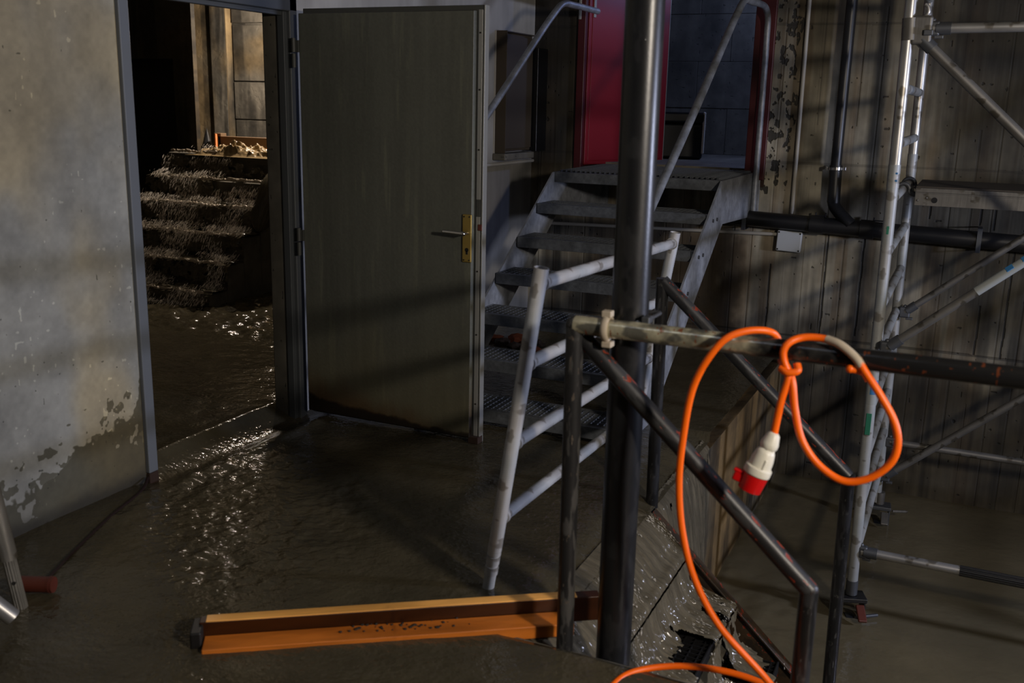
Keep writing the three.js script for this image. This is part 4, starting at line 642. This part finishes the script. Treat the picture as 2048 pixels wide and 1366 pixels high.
{
  const fanR = (x, z) => Math.hypot((0.72 * (x + 2.6) + 0.69 * (z + 3.02)) / 1.02, (-0.69 * (x + 2.6) + 0.72 * (z + 3.02)) / 0.68), inFan = (x, z) => x > -3.14 && x < -1.7 && z > -4.15 && z < -2.1 && Math.hypot((0.72 * (x + 2.6) + 0.69 * (z + 3.02)) / 1.02, (-0.69 * (x + 2.6) + 0.72 * (z + 3.02)) / 0.68) < 1;
  const area = (x0, x1, z0, z1, c, keep) => { const nu = Math.round((x1 - x0) / c), nv = Math.round((z1 - z0) / c); return sheet(nu, nv, (u, v) => { const x = mix(x0, x1, u), z = mix(z0, z1, v); return V(x, upperHeight(x, z), z); }, (u, v) => keep(mix(x0, x1, u), mix(z0, z1, v))); };
  const c = 0.0165, fx = Math.round(1.44 / c) * c, fz = Math.round(2.05 / c) * c;
  const t = thing('flood_water', 'brown flood water covering the upper floor and the room beyond the doorway', 'water'); t.userData.kind = 'stuff';
  const far = new THREE.PlaneGeometry(6.5, 4.1).rotateX(-Math.PI / 2).translate(0.1, -0.005, 1.15);
  part('calm_water', [area(-7.3, 1.6, -7.2, -0.9, c, (x, z) => inUpper(x, z) && !(inFan(x, z) && fanR(x, z) < 0.96 && x > -3.12)), far], water, t);
  part('choppy_water', [area(-3.16, -1.68, -4.17, -2.08, 0.0075, inFan)], waterChop, t);
}
{
  const x0 = -1.09, x1 = 5.2, z0 = -7.2, z1 = -2.64, c = 0.03, nu = Math.round((x1 - x0) / c), nv = Math.round((z1 - z0) / c);
  const g = sheet(nu, nv, (u, v) => { const x = mix(x0, x1, u), z = mix(z0, z1, v), near = ss(0.9, 0.0, x + 1.09) * ss(-6.0, -4.6, z); return V(x, -1.0 + (0.003 + 0.022 * near) * (sn(x * 9, z * 11, 21) + 0.6 * sn(x * 20, z * 21, 22)) + 0.004 * sn(x * 2, z * 3, 23), z); });
  one('pit_water', [g], waterCalm, 'murky brown water standing in the pit around the scaffold', 'water', { kind: 'stuff' });
}
{ // water running down the pit stairs
  const prof = [[-1.16, -0.018], [-1.09, -0.045], [-1.02, -0.1], [-0.96, -0.165], [-0.925, -0.185], [-0.905, -0.25], [-0.86, -0.33], [-0.79, -0.365], [-0.71, -0.385], [-0.69, -0.45], [-0.65, -0.53], [-0.57, -0.565], [-0.495, -0.585], [-0.475, -0.66], [-0.43, -0.73], [-0.36, -0.765], [-0.28, -0.79], [-0.25, -0.88], [-0.2, -0.98], [-0.12, -1.03]];
  const curve = new THREE.CatmullRomCurve3(prof.map((p) => V(p[0], p[1], 0)));
  const pts = curve.getSpacedPoints(300);
  const streak = (s, z) => fbm(s * 3.2 + 1.2 * vn(z * 3, 1, 4), z * 34, 4, 33);
  const g = sheet(300, 330, (u, v) => { const p = pts[Math.round(u * 300)], z = mix(-3.88, -2.66, v), s = u * 1.9; const h = (0.010 + 0.02 * ss(0.18, 0.3, u)) * (streak(s, z) - 0.5) * ss(0, 0.08, u) + (0.004 + 0.008 * ss(0.18, 0.3, u)) * sn(s * 22 + z * 10, z * 55, 35) * ss(0.02, 0.12, u) + 0.004 * sn(s * 50, z * 110, 36) * ss(0.02, 0.1, u); const q = V(p.x + h * 0.7, p.y + h * 0.8 - 0.006 * ss(-3.8, -3.88, z), z); q.uv = [z, s]; return q; },
    (u, v) => { if (u < 0.2) return true; const z = mix(-3.88, -2.66, v), s = u * 1.9, n = fbm(s * 4.2, z * 9, 4, 39); const nose = Math.abs(((u - 0.2) % 0.2) - 0.0) < 0.008; return !nose && n > 0.43 + 0.07 * Math.sin(u * 20) + 0.1 * ss(-3.3, -3.8, z); });
  one('stair_cascade', [g], waterFall, 'brown water pouring from the upper floor down the pit stairs', 'water', { kind: 'stuff' });
  const n = 1300, im = new THREE.InstancedMesh(new THREE.IcosahedronGeometry(1, 1), mat({ color: 0xb9b4aa, roughness: 0.15 }), n), Q = new THREE.Matrix4();  // pale drops draw the glints on the running water as colour
  for (let i = 0; i < n; i++) { let k, z; do { k = Math.floor(16 + 200 * Math.pow(rnd(), 1.7)); z = rr(-3.86, -2.7); } while (fbm(k * 0.03, z * 7, 3, 301) < 0.5 + (k > 62 ? 0.06 : 0)); const c = pts[k], d = pts[k + 3].clone().sub(pts[k - 3]).normalize(), s = 0.0006 + 0.0016 * Math.pow(rnd(), 2.2);
    Q.copy(orient(d.clone().add(V(0, 0, 0.12)))).scale(V(s, s * rr(2, 5), s)).setPosition(c.x + d.y * -rr(0, 0.008), c.y + d.x * rr(0.0, 0.008) + 0.003, z); im.setMatrixAt(i, Q); }
  im.name = 'spray'; im.userData = { kind: 'stuff', label: 'pale drops drawn as glints on the water of the pit stairs', category: 'spray' }; im.castShadow = im.receiveShadow = true; numbered('spray'); scene.add(im);
}
{ // sheet falling over the pit wall beyond the far rail post
  const g = sheet(70, 150, (u, v) => { const z = mix(-4.86, -3.93, v), thick = 0.5 + fbm(z * 9, u * 0.8, 3, 43); const y = -0.03 - u * u * 0.6 - u * 0.4, x = -1.12 + 0.04 * thick * Math.sqrt(u) + 0.1 * u * ss(-4.86, -4.4, z) + 0.02 * sn(z * 38, u * 2.5, 45) * ss(0, 0.2, u) + 0.008 * sn(z * 80, u * 14, 46); const q = V(x + 0.03 * ss(0, 0.1, u), y, z); q.uv = [z, u]; return q; }, (u, v) => u < 0.12 || fbm(v * 12, u * 1.5, 3, 48) > 0.2 + 0.14 * u, 'free');
  one('wall_fall', [g], waterFall, 'thin sheet of brown water falling down the pit wall', 'water', { kind: 'stuff' });
}
{ // water on the concrete stairs beyond the doorway
  const prof = []; for (let k = 5; k >= 0; k--) { const back = k === 5 ? -7.34 : stepZ[k + 1]; prof.push([back + (k === 5 ? 0 : 0.05), stepY[k] + 0.028], [stepZ[k] - 0.02, stepY[k] + 0.022], [stepZ[k] + 0.025, stepY[k] - 0.01], [stepZ[k] + 0.05, stepY[k] - 0.11]); } prof.push([-5.85, 0.03]);
  const pts = new THREE.CatmullRomCurve3(prof.map((p) => V(0, p[1], p[0])), false, 'catmullrom', 0.1).getSpacedPoints(420);
  const g = sheet(420, 170, (u, v) => { const p = pts[Math.round(u * 420)], x = mix(-6.72, -5.28, v); const h = 0.04 * (fbm(u * 30, x * 14 + u * 30, 3, 53) - 0.5) + 0.014 * sn(u * 160, x * 46 + u * 60, 55); const q = V(x, p.y + h * 0.8 + 0.004, p.z + h); q.uv = [x, u * 2.6]; return q; },
    (u, v) => { const x = mix(-6.72, -5.28, v); if (u < 0.33 && x < -6.2 + 0.1 * sn(u * 40, 3, 2) && u < 0.16) return false; if (u < 0.4 && x > -5.42) return false; return fbm(u * 36, x * 12, 4, 57) > (u < 0.34 && x > -5.95 ? 0.62 : 0.36); });
  const t = one('step_cascade', [g], waterFall, 'frothy brown water rushing down the concrete stairs beyond the doorway', 'water', { kind: 'stuff' });
  const bl = [sheet(200, 70, (u, v) => { const x = mix(-6.42, -5.36, u), z = mix(-7.32, -6.96, v), e = ss(0, 0.15, u) * ss(1, 0.9, u) * ss(0, 0.25, v) * ss(1, 0.7, v), hump = Math.exp(-Math.pow((x + 5.93) / 0.2, 2)); const r = fbm(x * 9 + 0.6 * vn(z * 9, x * 5, 2), z * 13, 4, 411), k = 1 - Math.abs(2 * fbm(x * 14, z * 18, 3, 415) - 1); return V(x - 0.05 * e * r, 1.13 + e * (0.02 + 0.16 * r * (0.35 + 0.9 * hump) * k + 0.012 * sn(x * 70, z * 70, 417)), z + 0.06 * e * (r - 0.5)); })];
  one('froth', bl, foamBrown, 'lumpy pale brown froth boiling over the top step of the stairs', 'froth', { kind: 'stuff' });
  const lump = new THREE.SphereGeometry(1, 26, 20), p = lump.attributes.position; for (let k = 0; k < p.count; k++) { const y = p.getY(k), f = 0.85 + 0.35 * fbm(p.getX(k) * 3 + 4, y * 2.2, 3, 59); p.setXYZ(k, p.getX(k) * 0.09 * f, y * 0.27, p.getZ(k) * 0.16 * f + y * -0.16); } lump.computeVertexNormals();
  one('side_spill', [lump.translate(-5.3, 0.83, -6.72)], waterFall, 'smooth tongue of brown water spilling over the right side of the stairs', 'water', { kind: 'stuff' });
  const crest = []; for (let k = 0; k < 6; k++) { const q = [], x0 = -6.62, x1 = k === 5 ? -5.95 : -5.36; for (let j = 0; j <= 60; j++) { const x = mix(x0, x1, j / 60); q.push(V(x, stepY[k] + 0.018 + 0.022 * (fbm(x * 9, k * 7, 3, 401) - 0.5), stepZ[k] + 0.012 + 0.03 * (fbm(x * 7, k * 5, 3, 403) - 0.5))); } const g = pathTube(q, 0.011, 240, 7), p = g.attributes.position; for (let i = 0; i < p.count; i++) { p.setY(i, p.getY(i) + 0.014 * (vn(p.getX(i) * 60, i % 8, 405) - 0.5)); } g.computeVertexNormals(); crest.push(g); }
  one('crest_foam', crest, foam, 'pale foam lines along the edges of the flooded concrete steps', 'froth', { kind: 'stuff' });
  // flying drops
  const dm = mat({ color: 0xe6ddd0, roughness: 0.25 }), n = 13000, im = new THREE.InstancedMesh(new THREE.IcosahedronGeometry(1, 1), dm, n), Q = new THREE.Matrix4();
  for (let i = 0; i < n; i++) {
    let k, x, tries = 0, w; do { k = Math.min(415, Math.floor(Math.pow(rnd(), 0.9) * 420)); x = rr(-6.72, -5.3); const top = k < 70 || (k < 140 && x > -5.92); w = fbm(k * 0.045 + 3, x * 4.5, 3, 311) + (pts[Math.min(420, k + 5)].z - pts[k].z > 0.012 ? 0.1 : 0) - (top ? 0.3 : 0) - (x < -6.65 && k < 150 ? 0.4 : 0); } while (w < 0.5 && ++tries < 12);
    const c = pts[k], d = pts[Math.min(420, k + 4)].clone().sub(pts[Math.max(0, k - 4)]).normalize(), s = 0.0009 + 0.0021 * Math.pow(rnd(), 2), dir = V(-rr(0.15, 0.75), -1, 0.4).normalize().lerp(d, 0.35).normalize();
    Q.copy(orient(dir)).scale(V(s * 0.75, s * rr(3, 9), s * 0.75)).setPosition(x, c.y + Math.abs(rr(-0.01, 0.05)), c.z + Math.abs(rr(0, 0.06))); im.setMatrixAt(i, Q); }
  im.name = numbered('spray'); im.userData = { kind: 'stuff', label: 'spray of bright drops thrown up along the flooded concrete stairs', category: 'spray' }; im.castShadow = im.receiveShadow = true; scene.add(im);
}
renderer.render(scene, camera);
